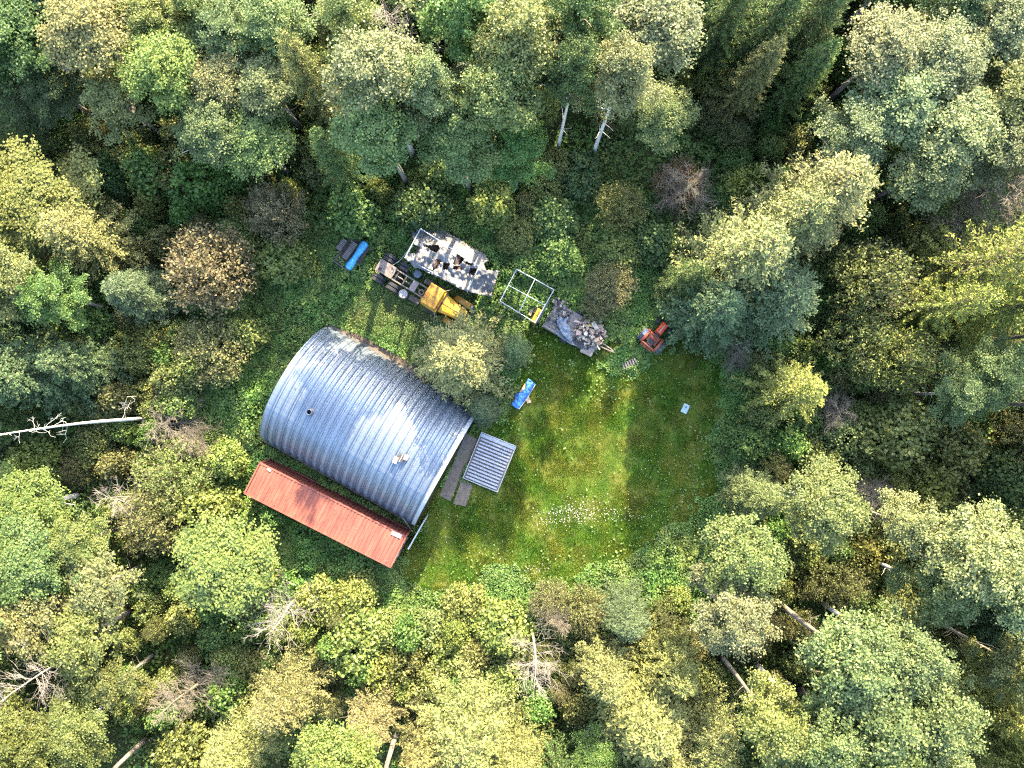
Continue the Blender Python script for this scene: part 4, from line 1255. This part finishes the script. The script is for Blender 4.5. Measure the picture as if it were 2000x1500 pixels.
TREES = [
 # centre
 ('K', 902, 702, 112, 9.5, 'cream', "round pale yellow spruce crowding the hut's lawn corner"),
 ('S', 1003, 685, 44, 6, 'teal', "low dark teal spruce tucked behind the round pale spruce"),
 ('S', 940, 795, 46, 4.5, 'teal', "short dark spruce under the round one at the hut front"),
 # top left
 ('A', 40, 70, 95, 9.9, 'dk', "hazy dark green tree filling the photo's top left corner"),
 ('A', 190, 72, 98, 11.2, 'cream', "creamy pale aspen just right of the dark corner tree"),
 ('A', 305, 45, 66, 10.6, 'yel', "yellow green aspen at the top edge beside the creamy aspen"),
 ('A', 400, 20, 62, 10.6, 'mix', "olive green aspen cut by the top edge above the grey green pair"),
 ('A', 455, 70, 78, 10.6, 'grey', "grey green aspen at the top edge left of its taller grey twin"),
 ('A', 545, 60, 76, 11.2, 'grey', "tall grey green aspen left of the narrow dark spruce top"),
 ('A', 335, 140, 84, 10.6, 'yel', "wide yellow green aspen just below the top edge trees"),
 ('A', 440, 165, 76, 9.9, 'cream', "cream tinted aspen in the middle of the upper left stand"),
 ('A', 530, 180, 74, 9.9, 'grey', "soft grey aspen between the cream tinted aspen and the narrow spruce"),
 ('S', 625, 180, 68, 15, 'olive', "narrow olive spruce with a dark side above the cyan tarp"),
 ('A', 105, 175, 62, 7.3, 'dk', "shaded green tree under the creamy aspen"),
 ('Q', 235, 205, 70, 8.6, 'mix', "thin open crowned aspen over a dark gap"),
 ('A', 425, 255, 78, 9.2, 'grey', "grey aspen below the cream tinted one, up from the tan shrubs"),
 ('A', 510, 285, 74, 8.6, 'mix', "pale aspen standing over the tan shrub behind the trailer"),
 ('B', 290, 335, 66, 5.5, 'grn', "bright green bush beside the deepest dark gap upper left"),
 ('B', 385, 355, 62, 5.5, 'grn', "fresh green bush between two dark gaps above the tan shrub"),
 ('A', 65, 390, 112, 8.6, 'yel', "big bright yellow green tree on the left edge"),
 ('B', 205, 340, 48, 5, 'dk', "dark green bush squeezed behind the big bright edge tree"),
 ('K', 185, 470, 100, 10, 'cream', "yellow tipped spruce between the edge tree and the tan shrub"),
 ('W', 400, 520, 100, 7.5, 'brown', "broad tan brown twiggy shrub left of the cyan tarp"),
 ('W', 535, 410, 70, 6.5, 'brown', "smaller olive tan shrub up from the broad tan one"),
 ('B', 690, 408, 66, 4.5, 'grn', "bright green bush overhanging the plank trailer"),
 ('S', 665, 320, 62, 12, 'dk', "dark spruce standing over the bush by the plank trailer"),
 ('A', 25, 545, 74, 11, 'mix', "green tree on the left edge under the big bright one"),
 ('A', 110, 580, 66, 10, 'grn', "olive green tree below the yellow tipped spruce"),
 ('S', 275, 575, 72, 8, 'teal', "dull teal spruce below the yellow tipped spruce"),
 ('B', 170, 620, 52, 4, 'grn', "round fresh bush in the gap beside the teal spruces"),
 ('S', 75, 730, 100, 11, 'teal', "wide teal spruce on the left edge over the bare birch"),
 ('S', 165, 710, 74, 9, 'teal', "blue green spruce on the hut side of the wide teal one"),
 ('B', 285, 655, 46, 4, 'yel', "bright lime bush between teal spruces and tan shrub"),
 ('W', 405, 685, 80, 4.5, 'tan', "pale tan willow shrub left of the hut's rounded end"),
 ('B', 475, 650, 54, 3.5, 'yel', "yellow green bush at the tan willow's hut side"),
 ('B', 550, 505, 58, 4, 'yel', "yellowish bush on the hut side of the broad tan shrub"),
 # left, birch and tangle
 ('H', 60, 838, 60, 18, 'mix', "bare white birch trunk leaning out over the left edge"),
 ('N', 325, 825, 66, 4, 'red', "grey brown brush tangle at the foot of the white birch"),
 ('N', 380, 860, 50, 3.5, 'red', "brown twig tangle nearer the hut beside the birch foot"),
 ('B', 40, 905, 58, 6, 'yel', "bright green tree under the birch trunk at the left edge"),
 ('A', 60, 990, 84, 7.7, 'mix', "olive green aspen below the birch on the left edge"),
 ('W', 330, 930, 84, 5, 'yel', "broad yellow olive willow above the fallen pale branches"),
 ('B', 438, 905, 46, 4, 'yel', "bright leafy bush at the hut's lower left corner"),
 ('D', 235, 975, 60, 6, 'mix', "fallen looking dead tree with bleached limbs beside the yellow willow"),
 ('W', 290, 1020, 76, 6, 'olive', "olive willow with dry twigs under the bleached limbs"),
 ('A', 452, 1096, 104, 8, 'yel', "large bright yellow green tree at the container's lower side"),
 ('B', 395, 1000, 62, 5, 'yel', "lively green bush left of the container's far end"),
 ('B', 535, 1010, 34, 3.2, 'grn', "small green bush lapping onto the container roof"),
 ('A', 55, 1090, 96, 9.1, 'grey', "soft grey green tree on the left edge, low down"),
 ('A', 150, 1060, 60, 7.7, 'mix', "green aspen between the grey edge tree and olive willow"),
 ('Q', 205, 1140, 80, 7.7, 'tan', "thin tan green aspen above the two sparse lower left trees"),
 ('Q', 60, 1215, 84, 9.1, 'tan', "sparse tan tree on the left edge above the leafless tree"),
 ('Q', 165, 1245, 78, 8.4, 'mix', "sparse olive tree beside the tan edge tree"),
 ('R', 55, 1335, 70, 13, 'mix', "leafless grey limbed tree at the left edge, lower corner"),
 ('A', 30, 1440, 90, 9.8, 'olive', "olive tree in the lower left corner"),
 ('A', 150, 1420, 72, 8.4, 'mix', "green aspen right of the grey limbed dead tree"),
 ('Q', 230, 1330, 60, 7, 'olive', "sparse olive aspen on the rim of the black gap"),
 # bottom left
 ('D', 535, 1215, 72, 8, 'mix', "bleached dead birch leaning across the dark gap below the container"),
 ('N', 345, 1375, 66, 9, 'red', "brown dead spruce pointing down beside the black gap"),
 ('B', 440, 1360, 56, 5, 'grn', "vivid green bush right of the brown dead spruce"),
 ('K', 565, 1350, 99, 9.5, 'tan', "tan spruce with sharp sprays in the lower left middle"),
 ('S', 470, 1450, 86, 9.5, 'cream', "cream tan spruce cut by the bottom edge left of the light aspen"),
 ('B', 350, 1475, 60, 6, 'yel', "yellow bush on the bottom edge under the brown dead spruce"),
 ('B', 615, 1190, 56, 4.5, 'yel', "yellow green bush below the container's near end"),
 ('B', 690, 1175, 54, 3, 'yel', "sunlit bush under the container door end"),
 ('B', 700, 1260, 74, 4.5, 'yel', "large sunlit broadleaf bush left of the shaded strip"),
 ('A', 665, 1462, 82, 12, 'yel', "light fresh green aspen on the bottom edge"),
 ('S', 730, 1395, 71, 9.5, 'tan', "slim tan spruce between light aspen and dark gap"),
 # bottom middle
 ('B', 905, 1195, 56, 3.0, 'yel', "sunny bush at the lawn's lower fringe, left of the dead birch"),
 ('B', 975, 1235, 72, 3.8, 'yel', "wide sunny bush directly above the big tan spruce"),
 ('B', 880, 1275, 52, 3.2, 'yel', "sunny bush on the rim of the shaded strip"),
 ('K', 915, 1410, 138, 9.5, 'cream', "big tan spruce in the middle of the bottom edge"),
 ('S', 840, 1465, 84, 9.5, 'tan', "tan spruce at the bottom edge left of the big tan one"),
 ('S', 1010, 1455, 78, 9.5, 'tan', "tan spruce at the bottom edge right of the big tan one"),
 ('R', 1045, 1300, 62, 10, 'mix', "dead pale birch standing between the two big tan spruces"),
 ('N', 1090, 1210, 44, 4, 'red', "brown twiggy snag beside the dead pale birch top"),
 ('W', 1075, 1175, 48, 3, 'tan', "tan shrub at the lawn's lower end"),
 ('W', 1140, 1195, 56, 4.5, 'olive', "olive shrub between the dead birch and the shaded teal spruce"),
 ('S', 1220, 1200, 68, 7, 'teal', "shaded teal spruce at the lawn's lower right fringe"),
 ('S', 1180, 1300, 84, 9.5, 'tan', "tan spruce just below the shaded teal one"),
 ('S', 1260, 1390, 132, 9.5, 'cream', "huge sunlit tan spruce right of the dark trunk gap"),
 ('K', 1375, 1420, 99, 9.5, 'cream', "sunlit tan spruce on the right side of the huge one"),
 ('S', 1300, 1470, 91, 9.5, 'cream', "tan spruce below the huge one at the bottom edge"),
 ('A', 1160, 1480, 54, 7, 'grn', "green understorey tree at the bottom edge by the dark trunk"),
 ('S', 1310, 1290, 78, 9.5, 'tan', "tan spruce under the yellow green aspen pair"),
 # bottom right
 ('A', 1445, 1085, 84, 11, 'mix', "yellow green aspen nearest the lawn's lower right end"),
 ('A', 1425, 1195, 86, 12, 'pale', "pale yellow aspen left of the leaning twin trunks"),
 ('A', 1600, 985, 84, 11, 'mix', "yellow green aspen up from the twin trunks, right of the grey tree"),
 ('S', 1478, 965, 64, 8, 'grey', "greyish shaded tree at the lawn's right fringe"),
 ('A', 1640, 1275, 97, 14.5, 'grey', "grey green aspen above the leaning twin trunks' crown line"),
 ('A', 1745, 1275, 89, 14.5, 'grey', "grey aspen on the upper right of the large lower right group"),
 ('A', 1690, 1370, 101, 14.5, 'grey', "grey aspen in the heart of the large lower right group"),
 ('A', 1800, 1370, 95, 14.5, 'grey', "grey aspen on the right of the large lower right group"),
 ('A', 1590, 1425, 89, 14.5, 'grey', "grey aspen at the lower left of the large lower right group"),
 ('A', 1690, 1478, 93, 14.5, 'mix', "aspen on the bottom edge below the large lower right group"),
 ('A', 1800, 1480, 84, 14.5, 'grey', "grey aspen on the bottom edge right of the lower right group"),
 ('A', 1500, 1400, 74, 14, 'mix', "olive aspen between the huge tan spruce and the grey group"),
 ('K', 1915, 1360, 84, 9.5, 'yel', "yellow spruce on the right edge above the corner"),
 ('S', 1950, 1455, 91, 9.5, 'yel', "yellow spruce filling the lower right corner"),
 ('A', 1965, 1290, 65, 13, 'olive', "dark olive tree on the right edge above the yellow spruces"),
 ('A', 1885, 1075, 98, 15, 'pale', "large pale tan aspen on the right edge"),
 ('A', 1955, 1150, 74, 15, 'pale', "pale aspen on the right edge below the large pale one"),
 ('A', 1820, 1150, 66, 13, 'grey', "grey aspen on the inner side of the large pale edge aspen"),
 ('A', 1760, 1020, 56, 12, 'pale', "pale soft aspen above the yellow scrub on the right"),
 ('B', 1700, 1090, 62, 5, 'lime', "yellow scrub bush between pale aspen and twin trunks"),
 ('W', 1650, 1140, 66, 4.5, 'olive', "olive brown scrub behind the leaning twin trunks"),
 ('B', 1770, 1185, 56, 5, 'olive', "dull yellow bush beside a dark gap on the lower right"),
 # right
 ('T', 1548, 760, 104, 9, 'yel', "star shaped yellow young spruce right of the lawn"),
 ('K', 1585, 400, 132, 14, 'cream', "sunlit top of the big spruce pair, yellow sprays"),
 ('K', 1445, 505, 132, 13, 'cream', "big yellow tipped spruce over the orange tractor's corner"),
 ('K', 1520, 445, 112, 13.5, 'tan', "spruce joining the two sunlit tops of the big spruce pair"),
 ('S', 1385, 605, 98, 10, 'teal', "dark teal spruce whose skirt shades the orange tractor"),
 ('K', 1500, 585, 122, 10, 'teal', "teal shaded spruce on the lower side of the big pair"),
 ('S', 1345, 545, 60, 8, 'dk', "dark spruce skirt behind the tractor, nearest the flatbed"),
 ('L', 1890, 520, 128, 15, 'lime', "large lime yellow larch on the right edge"),
 ('L', 1960, 600, 100, 14, 'lime', "lime larch on the right edge below the largest one"),
 ('L', 1820, 600, 90, 13, 'lime', "lime larch leaning to the clearing side of the others"),
 ('W', 1720, 545, 92, 9, 'mix', "olive green scrub between big spruce and lime larches"),
 ('W', 1690, 660, 88, 7.5, 'mix', "loose olive scrub above the star shaped spruce"),
 ('W', 1775, 700, 76, 8, 'yel', "yellowish scrub under the lime larches"),
 ('A', 1935, 730, 74, 9.6, 'grey', "pale teal tinted aspen on the right edge below the larches"),
 ('A', 1870, 770, 56, 8.8, 'grey', "grey aspen on the inner side of the teal tinted one"),
 ('B', 1770, 850, 78, 7, 'mix', "olive tree with yellow tips below the yellowish scrub"),
 ('B', 1655, 855, 58, 5, 'grey', "pale green bush below the star shaped spruce"),
 ('B', 1545, 865, 50, 4, 'grn', "green bush at the foot of the star shaped spruce"),
 ('B', 1470, 870, 48, 3.4, 'grn', "green bush on the lawn's right fringe"),
 ('B', 1880, 870, 74, 7, 'mix', "dull bush in the shade on the right edge"),
 ('B', 1960, 930, 70, 6, 'dk', "dark bush on the right edge above the large pale aspen"),
 ('B', 1830, 950, 60, 5, 'lime', "yellow lit bush among dark gaps on the right"),
 ('N', 1640, 800, 60, 4, 'red', "grey brush tangle right below the star shaped spruce"),
 ('N', 1700, 960, 60, 4, 'red', "brown brush tangle in the dark gap on the right"),
 ('N', 1445, 690, 36, 2.5, 'red', "reddish dead brush where the big spruce meets the lawn"),
 # top right
 ('A', 1715, 110, 88, 11.2, 'pale', "whitish aspen near the top edge, clearing side of the big group"),
 ('A', 1830, 130, 98, 11.2, 'pale', "large whitish aspen in the upper right group"),
 ('A', 1745, 215, 92, 10.6, 'pale', "whitish aspen in the middle of the upper right group"),
 ('A', 1660, 260, 78, 9.9, 'pale', "whitish aspen low on the clearing side of the upper right group"),
 ('A', 1850, 260, 98, 10.6, 'pale', "broad pale aspen on the lower right of the whitish group"),
 ('A', 1790, 345, 72, 9.2, 'grey', "grey aspen hanging over the dark gap by the larches"),
 ('A', 1950, 60, 88, 11.2, 'pale', "pale aspen in the top right corner"),
 ('A', 1955, 190, 82, 10.6, 'mix', "olive pale aspen on the right edge below the corner one"),
 ('A', 1950, 300, 76, 9.9, 'pale', "pale aspen on the right edge above the bare brown tree"),
 ('A', 1860, 20, 66, 10.6, 'dk', "dark green tree at the top edge between whitish aspens"),
 ('N', 1955, 400, 78, 9, 'brown', "bare brown tree on the right edge above the larches"),
 ('S', 1410, 55, 74, 15, 'dk', "dark conifer at the top edge beside the sunlit aspen column"),
 ('S', 1490, 70, 72, 15, 'dk', "dark conifer at the top edge in the shaded stand"),
 ('S', 1575, 55, 74, 15, 'dk', "dark conifer at the top edge nearest the whitish aspens"),
 ('S', 1460, 165, 62, 12, 'olive', "brownish dark conifer lower in the shaded stand"),
 ('S', 1555, 165, 64, 12, 'dk', "dark green conifer lower in the shaded stand"),
 ('B', 1440, 310, 42, 3.5, 'grn', "bright bush at the foot of the shaded stand's trunk shadows"),
 ('N', 1345, 365, 66, 5, 'red', "reddish brown dead shrub up from the big spruce"),
 ('W', 1330, 350, 56, 4, 'red', "rust tinted twiggy shrub wrapped round the reddish dead shrub"),
 # top middle
 ('A', 1280, 60, 96, 13, 'pale', "sunlit pale aspen column on the top edge"),
 ('A', 1204, 172, 76, 17, 'pale', "pale aspen over the twin white trunks"),
 ('A', 1290, 230, 64, 7, 'mix', "yellowish aspen below the pale column"),
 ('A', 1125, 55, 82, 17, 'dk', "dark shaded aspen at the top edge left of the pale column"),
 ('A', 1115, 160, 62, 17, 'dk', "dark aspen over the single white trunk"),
 ('A', 1010, 110, 88, 17, 'mix', "yellow green aspen near the top edge, above the tarp"),
 ('A', 975, 210, 92, 16, 'mix', "wide yellow green aspen behind the torn tarp"),
 ('A', 910, 60, 76, 16, 'grn', "greener aspen on the top edge right of the bare tree"),
 ('R', 770, 55, 76, 13, 'brown', "leafless grey brown tree on the top edge"),
 ('A', 690, 60, 64, 15, 'mix', "olive aspen on the top edge left of the bare tree"),
 ('A', 750, 170, 98, 17, 'pale', "large pale aspen below the bare tree"),
 ('A', 745, 265, 86, 15, 'grey', "grey aspen over the short white trunk"),
 ('A', 840, 190, 66, 16, 'pale', "pale aspen wedged between two wide crowns"),
 ('A', 900, 290, 74, 13, 'grey', "green grey aspen up from the torn tarp"),
 ('A', 1010, 300, 66, 12, 'grn', "green aspen left of the single white trunk"),
 ('B', 960, 395, 62, 3.6, 'yel', "yellow sunlit bush at the torn tarp's far side"),
 ('B', 820, 395, 60, 4, 'dk', "dark bush behind the torn tarp's left corner"),
 ('B', 1010, 450, 54, 2.6, 'yel', "low sunlit bush between tarp and pipe shelter"),
 ('B', 1080, 420, 62, 2.8, 'grn', "shaded green bush up from the pipe shelter"),
 ('B', 1090, 500, 50, 2.4, 'grn', "green bush touching the pipe shelter's far rail"),
 ('W', 1195, 555, 54, 3, 'tan', "pale tan shrub behind the scrap heap"),
 ('B', 1215, 490, 56, 3, 'yel', "yellow bush behind the pale tan shrub"),
 ('W', 1165, 600, 34, 2.2, 'tan', "small dry shrub leaning on the scrap heap"),
 ('W', 1215, 400, 56, 4, 'yel', "yellow thicket on the way to the pale trunks"),
 ('B', 1290, 470, 58, 3.5, 'dk', "dark bush between scrap heap and big spruce"),
 ('B', 1135, 340, 52, 3, 'dk', "dark bush at the feet of the white trunks"),
]
rT = random.Random(5)
for row in TREES:
    plant_px(*row, rng=rT)

# understorey bushes and hidden trees that close the forest floor, and the forest beyond the frame
CLEAR = poly_world([(600, 410), (760, 420), (980, 430), (1130, 560), (1230, 590), (1330, 640), (1430, 700), (1450, 800), (1420, 1000), (1350, 1100),
                    (1150, 1170), (950, 1170), (760, 1180), (560, 1080), (450, 1000), (420, 900), (440, 700), (540, 540)])
rF = np.random.default_rng(77)
n_fill = 0
used_labels = set()
NAMED = [(p[0], p[1], row[6]) for p, row in zip(planted, TREES)]
cand = np.stack([rF.uniform(-40, 41, 6000), rF.uniform(-31, 38, 6000)], 1)
okc = ~in_poly(cand, CLEAR) & (poly_dist(cand, CLEAR) > 1.2)
SUNGAP = poly_world([(1120, 250), (1420, 250), (1330, 640), (1060, 640)])
okc &= ~in_poly(cand, SUNGAP)
grid_ = []
for x, y in cand[okc]:
    inner = abs(x) < 33 and abs(y) < 24.5
    d_ = min(math.hypot(x - a, y - b) for a, b, _ in planted)
    if d_ < (1.45 if inner else 2.9): continue
    if inner:
        u = rF.random()
        code, col, h, R = ('B', ['grn', 'yel', 'olive', 'mix'][int(rF.integers(4))], rF.uniform(2.6, 5.0), rF.uniform(1.1, 1.8))
        lb = None
        gp = "understorey bushes between the forest trees"
        if u > .86:
            code, col, h, R, lb, gp = 'W', 'olive', rF.uniform(2.5, 4), rF.uniform(1.1, 1.6), None, "understorey shrubs between the forest trees"
    else:
        u = rF.random()
        code = 'A' if u < .6 else 'S'
        col = ['grey', 'mix', 'grn', 'pale'][int(rF.integers(4))] if code == 'A' else ['tan', 'teal', 'dk'][int(rF.integers(3))]
        h, R = (rF.uniform(8, 10.5) if y > 15 and abs(x) < 36 else rF.uniform(12, 16)), rF.uniform(2.3, 3.2)
        lb = "forest aspen beyond the photo's frame" if code == 'A' else "forest spruce beyond the photo's frame"
        gp = "forest trees beyond the frame"
    if lb is None:
        word = {'grn': "green", 'yel': "yellow green", 'olive': "olive", 'mix': "pale green"}[col]
        near = sorted(NAMED, key=lambda t: (t[0] - x) ** 2 + (t[1] - y) ** 2)
        for t in near:
            lb = "low %s %s by the %s" % (word, "bush" if code == 'B' else "twigs", t[2])
            if lb not in used_labels and len(lb.split()) <= 16: break
        used_labels.add(lb)
    plant(code, x, y, R, h, col, lb, gp, rT)
    n_fill += 1
print("trees placed", len(planted), "fillers", n_fill)

# ------------------------------------------------------------------ ground cover
HUT_FOOT = np.array([(HUT_C.x + math.cos(HUT_RZ) * a - math.sin(HUT_RZ) * b, HUT_C.y + math.sin(HUT_RZ) * a + math.cos(HUT_RZ) * b)
                     for a, b in ((-6.6, -5.25), (6.9, -5.25), (6.9, 5.25), (-6.6, 5.25))])
CT_FOOT = np.array([(cc.x + math.cos(CT_RZ) * a - math.sin(CT_RZ) * b, cc.y + math.sin(CT_RZ) * a + math.cos(CT_RZ) * b)
                    for a, b in ((-6.2, -1.4), (6.2, -1.4), (6.2, 1.4), (-6.2, 1.4))])
DIRT = poly_world(dp)
BARE = [HUT_FOOT, CT_FOOT, DIRT, poly_world(SLAB_A), poly_world(SLAB_B),
        poly_world([(936, 840), (1010, 869), (974, 965), (902, 935)]), poly_world([(1212, 714), (1241, 700), (1246, 708), (1218, 722)]),
        poly_world([(1329, 790), (1345, 786), (1349, 808), (1331, 812)])]
LOW = [poly_world([(735, 500), (925, 590), (905, 650), (720, 560)]), poly_world([(1070, 590), (1200, 650), (1160, 695), (1060, 640)]),
       poly_world([(795, 470), (960, 540), (930, 600), (790, 510)]), poly_world([(655, 480), (690, 462), (722, 480), (685, 530)])]
MOWN = poly_world([(700, 560), (770, 575), (850, 620), (850, 680), (800, 700), (720, 650), (650, 620)])

def scatter(rng, n, x0, x1, y0, y1):
    return np.stack([rng.uniform(x0, x1, n), rng.uniform(y0, y1, n)], 1)
rU = np.random.default_rng(303)
Pn = scatter(rU, 760000, -25, 25, -19, 20)            # dense near the clearing
Pf = scatter(rU, 280000, -46, 46, -34, 36)            # thin under the forest
Pa = np.concatenate([Pn, Pf])
wob = (value_noise(Pa[:, 0], Pa[:, 1], 2.6, 41) - .5) * 3.4 + (value_noise(Pa[:, 0], Pa[:, 1], .6, 42) - .5) * 1.4
dl = poly_dist(Pa, LAWN); il = in_poly(Pa, LAWN)
sd = np.where(il, -dl, dl) + wob
keep = (sd > -.25) | (rU.random(len(Pa)) < .05 * np.clip(1 + (sd + .3) / 4, 0.1, 1))
for b_ in BARE: keep &= ~in_poly(Pa, b_)
ncl = value_noise(Pa[:, 0], Pa[:, 1], .55, 43)
keep &= rU.random(len(Pa)) < (.25 + .75 * np.clip((ncl - .2) / .5, 0, 1))
dcl = poly_dist(Pa, CLEAR); icl = in_poly(Pa, CLEAR)
far = np.where(icl, 0, dcl)
keep &= (rU.random(len(Pa)) < np.clip(1.15 - far / 7, .12, 1)) | (np.arange(len(Pa)) >= len(Pn))
Pa, sd, ncl = Pa[keep], sd[keep], ncl[keep]
hgt = .10 + 1.5 * np.clip(value_noise(Pa[:, 0], Pa[:, 1], 1.4, 44) - .22, 0, 1) * np.clip(sd / 2.2, .08, 1) + .30 * np.clip(ncl - .4, 0, 1)
for b_ in LOW: hgt = np.where(in_poly(Pa, b_), np.minimum(hgt, .22), hgt)
im = in_poly(Pa, MOWN)
hgt = np.where(im, hgt * .35, hgt)
z = hgt * rU.random(len(Pa)) ** .45 + .02
size = rU.uniform(.040, .105, len(Pa)) * np.where(dcl[keep] * ~icl[keep] > 4, 1.5, 1) * np.where(im, .6, 1) * (.8 + .5 * value_noise(Pa[:, 0], Pa[:, 1], 2.2, 45))
V, F = leaf_quads(rU, np.column_stack([Pa, z]), size, np.array([0, 0, 1.5]), .8)
tint = np.clip(.5 * value_noise(Pa[:, 0], Pa[:, 1], .45, 46) + .5 * rU.random(len(Pa)), 0, 1)
uo = bpy.data.objects.new("undergrowth", mesh_np("undergrowth", V, F, M['under'], tint))
link(uo); tag(uo, "knee high broad leaved green undergrowth round the clearing", "undergrowth", kind="stuff")
print("undergrowth", len(F))

# grass of the lawn: upright blades
rG = np.random.default_rng(404)
lo, hi = LAWN.min(0) - 1, LAWN.max(0) + 1
Pg = scatter(rG, 560000, lo[0], hi[0], lo[1], hi[1])
dl = poly_dist(Pg, LAWN); il = in_poly(Pg, LAWN)
sd = np.where(il, -dl, dl) + (value_noise(Pg[:, 0], Pg[:, 1], 2.6, 41) - .5) * 3.4
keep = sd < .5
for b_ in BARE: keep &= ~in_poly(Pg, b_)
dens = value_noise(Pg[:, 0], Pg[:, 1], .7, 51) * .6 + value_noise(Pg[:, 0], Pg[:, 1], .22, 52) * .4
keep &= rG.random(len(Pg)) < np.clip((dens - .12) * 2.6, .2, 1) * np.clip(1.25 - 1.6 * np.exp(-(poly_dist(Pg, poly_world([(1045, 690), (1030, 780), (1015, 850), (960, 990), (930, 1100), (962, 990), (1017, 850), (1032, 780)])) / .35) ** 2) * value_noise(Pg[:, 0], Pg[:, 1], 1.3, 57), .1, 1)
Pg, dens = Pg[keep], dens[keep]
N = len(Pg)
a = rG.uniform(0, 6.283, N); ln = rG.uniform(.05, .14, N) * (.45 + 1.2 * value_noise(Pg[:, 0], Pg[:, 1], 1.6, 53)); w = rG.uniform(.010, .022, N)
lean = rG.normal(size=(N, 2)) * .055
V = np.empty((N, 3, 3))
base = np.column_stack([Pg, np.full(N, .005)])
sx = np.column_stack([np.cos(a), np.sin(a), np.zeros(N)]) * w[:, None]
V[:, 0] = base - sx; V[:, 1] = base + sx
V[:, 2] = base + np.column_stack([lean, ln])
tint = np.clip(.55 * value_noise(Pg[:, 0], Pg[:, 1], .5, 54) + .45 * rG.random(N), 0, 1)
go = bpy.data.objects.new("grass", mesh_np("grass", V.reshape(-1, 3), np.arange(N * 3).reshape(N, 3), M['grass'], tint))
link(go); tag(go, "short green lawn grass with a sunlit yellow band", "grass", kind="stuff")
print("grass", N)

# daisies and clover heads
rD = np.random.default_rng(505)
spots = [((1125, 1000), 1.0, .6, 330), ((1195, 1003), 1.7, .4, 110), ((1070, 1010), .8, .6, 90), ((1110, 712), .5, .3, 18), ((1320, 900), 2.2, 1.2, 45), ((1270, 960), 2.5, 1.4, 90),
         ((1040, 1115), .9, .4, 60), ((900, 1040), 3.0, 1.4, 70)]
pts = np.concatenate([rD.normal(size=(n, 2)) * np.array([sx_, sy_]) + np.array(W(*c).xy) for c, sx_, sy_, n in spots])
N = len(pts)
V, F = leaf_quads(rD, np.column_stack([pts, rD.uniform(.08, .22, N)]), rD.uniform(.016, .036, N), np.array([0, 0, 2.0]), 1.0)
fo = bpy.data.objects.new("daisies", mesh_np("daisies", V, F, M['flower'], rD.random(N)))
link(fo); tag(fo, "scattered small white daisies across the lower lawn", "flowers", kind="stuff")
rL = np.random.default_rng(606)
tL = np.clip(rL.normal(1.25, .42, 420), .3, 2.8); xL = np.clip(6.3 - np.abs(rL.normal(0, 4.2, 420)), -6.3, 6.3)
pL = np.column_stack([xL, (HUT_A + .15) * np.cos(tL), (HUT_B + .15) * np.sin(tL) + .12])
c_, s_ = math.cos(HUT_RZ), math.sin(HUT_RZ)
pL = np.column_stack([HUT_C.x + c_ * pL[:, 0] - s_ * pL[:, 1], HUT_C.y + s_ * pL[:, 0] + c_ * pL[:, 1], pL[:, 2]])
xq, yq = rL.uniform(-6, 6, 420), rL.uniform(-1.2, 1.2, 420)
c_, s_ = math.cos(CT_RZ), math.sin(CT_RZ)
qL = np.column_stack([cc.x + c_ * xq - s_ * yq, cc.y + s_ * xq + c_ * yq, np.full(420, CH + .012)])
pL = np.concatenate([pL, qL])
V, F = leaf_quads(rL, pL, rL.uniform(.015, .04, len(pL)), np.array([0, 0, 3.0]), .6)
lo_ = bpy.data.objects.new("leaf_litter", mesh_np("leaf_litter", V, F, M['litter'], rL.random(len(pL))))
link(lo_); tag(lo_, "small dry leaves fallen on the hut and container roofs", "leaves", kind="stuff")
tri = sum(sum(len(p.vertices) - 2 for p in me.polygons) if len(me.polygons) < 5000 else len(me.polygons) * (2 if len(me.loops) == 4 * len(me.polygons) else 1) for me in bpy.data.meshes)
print("unique triangles", tri)
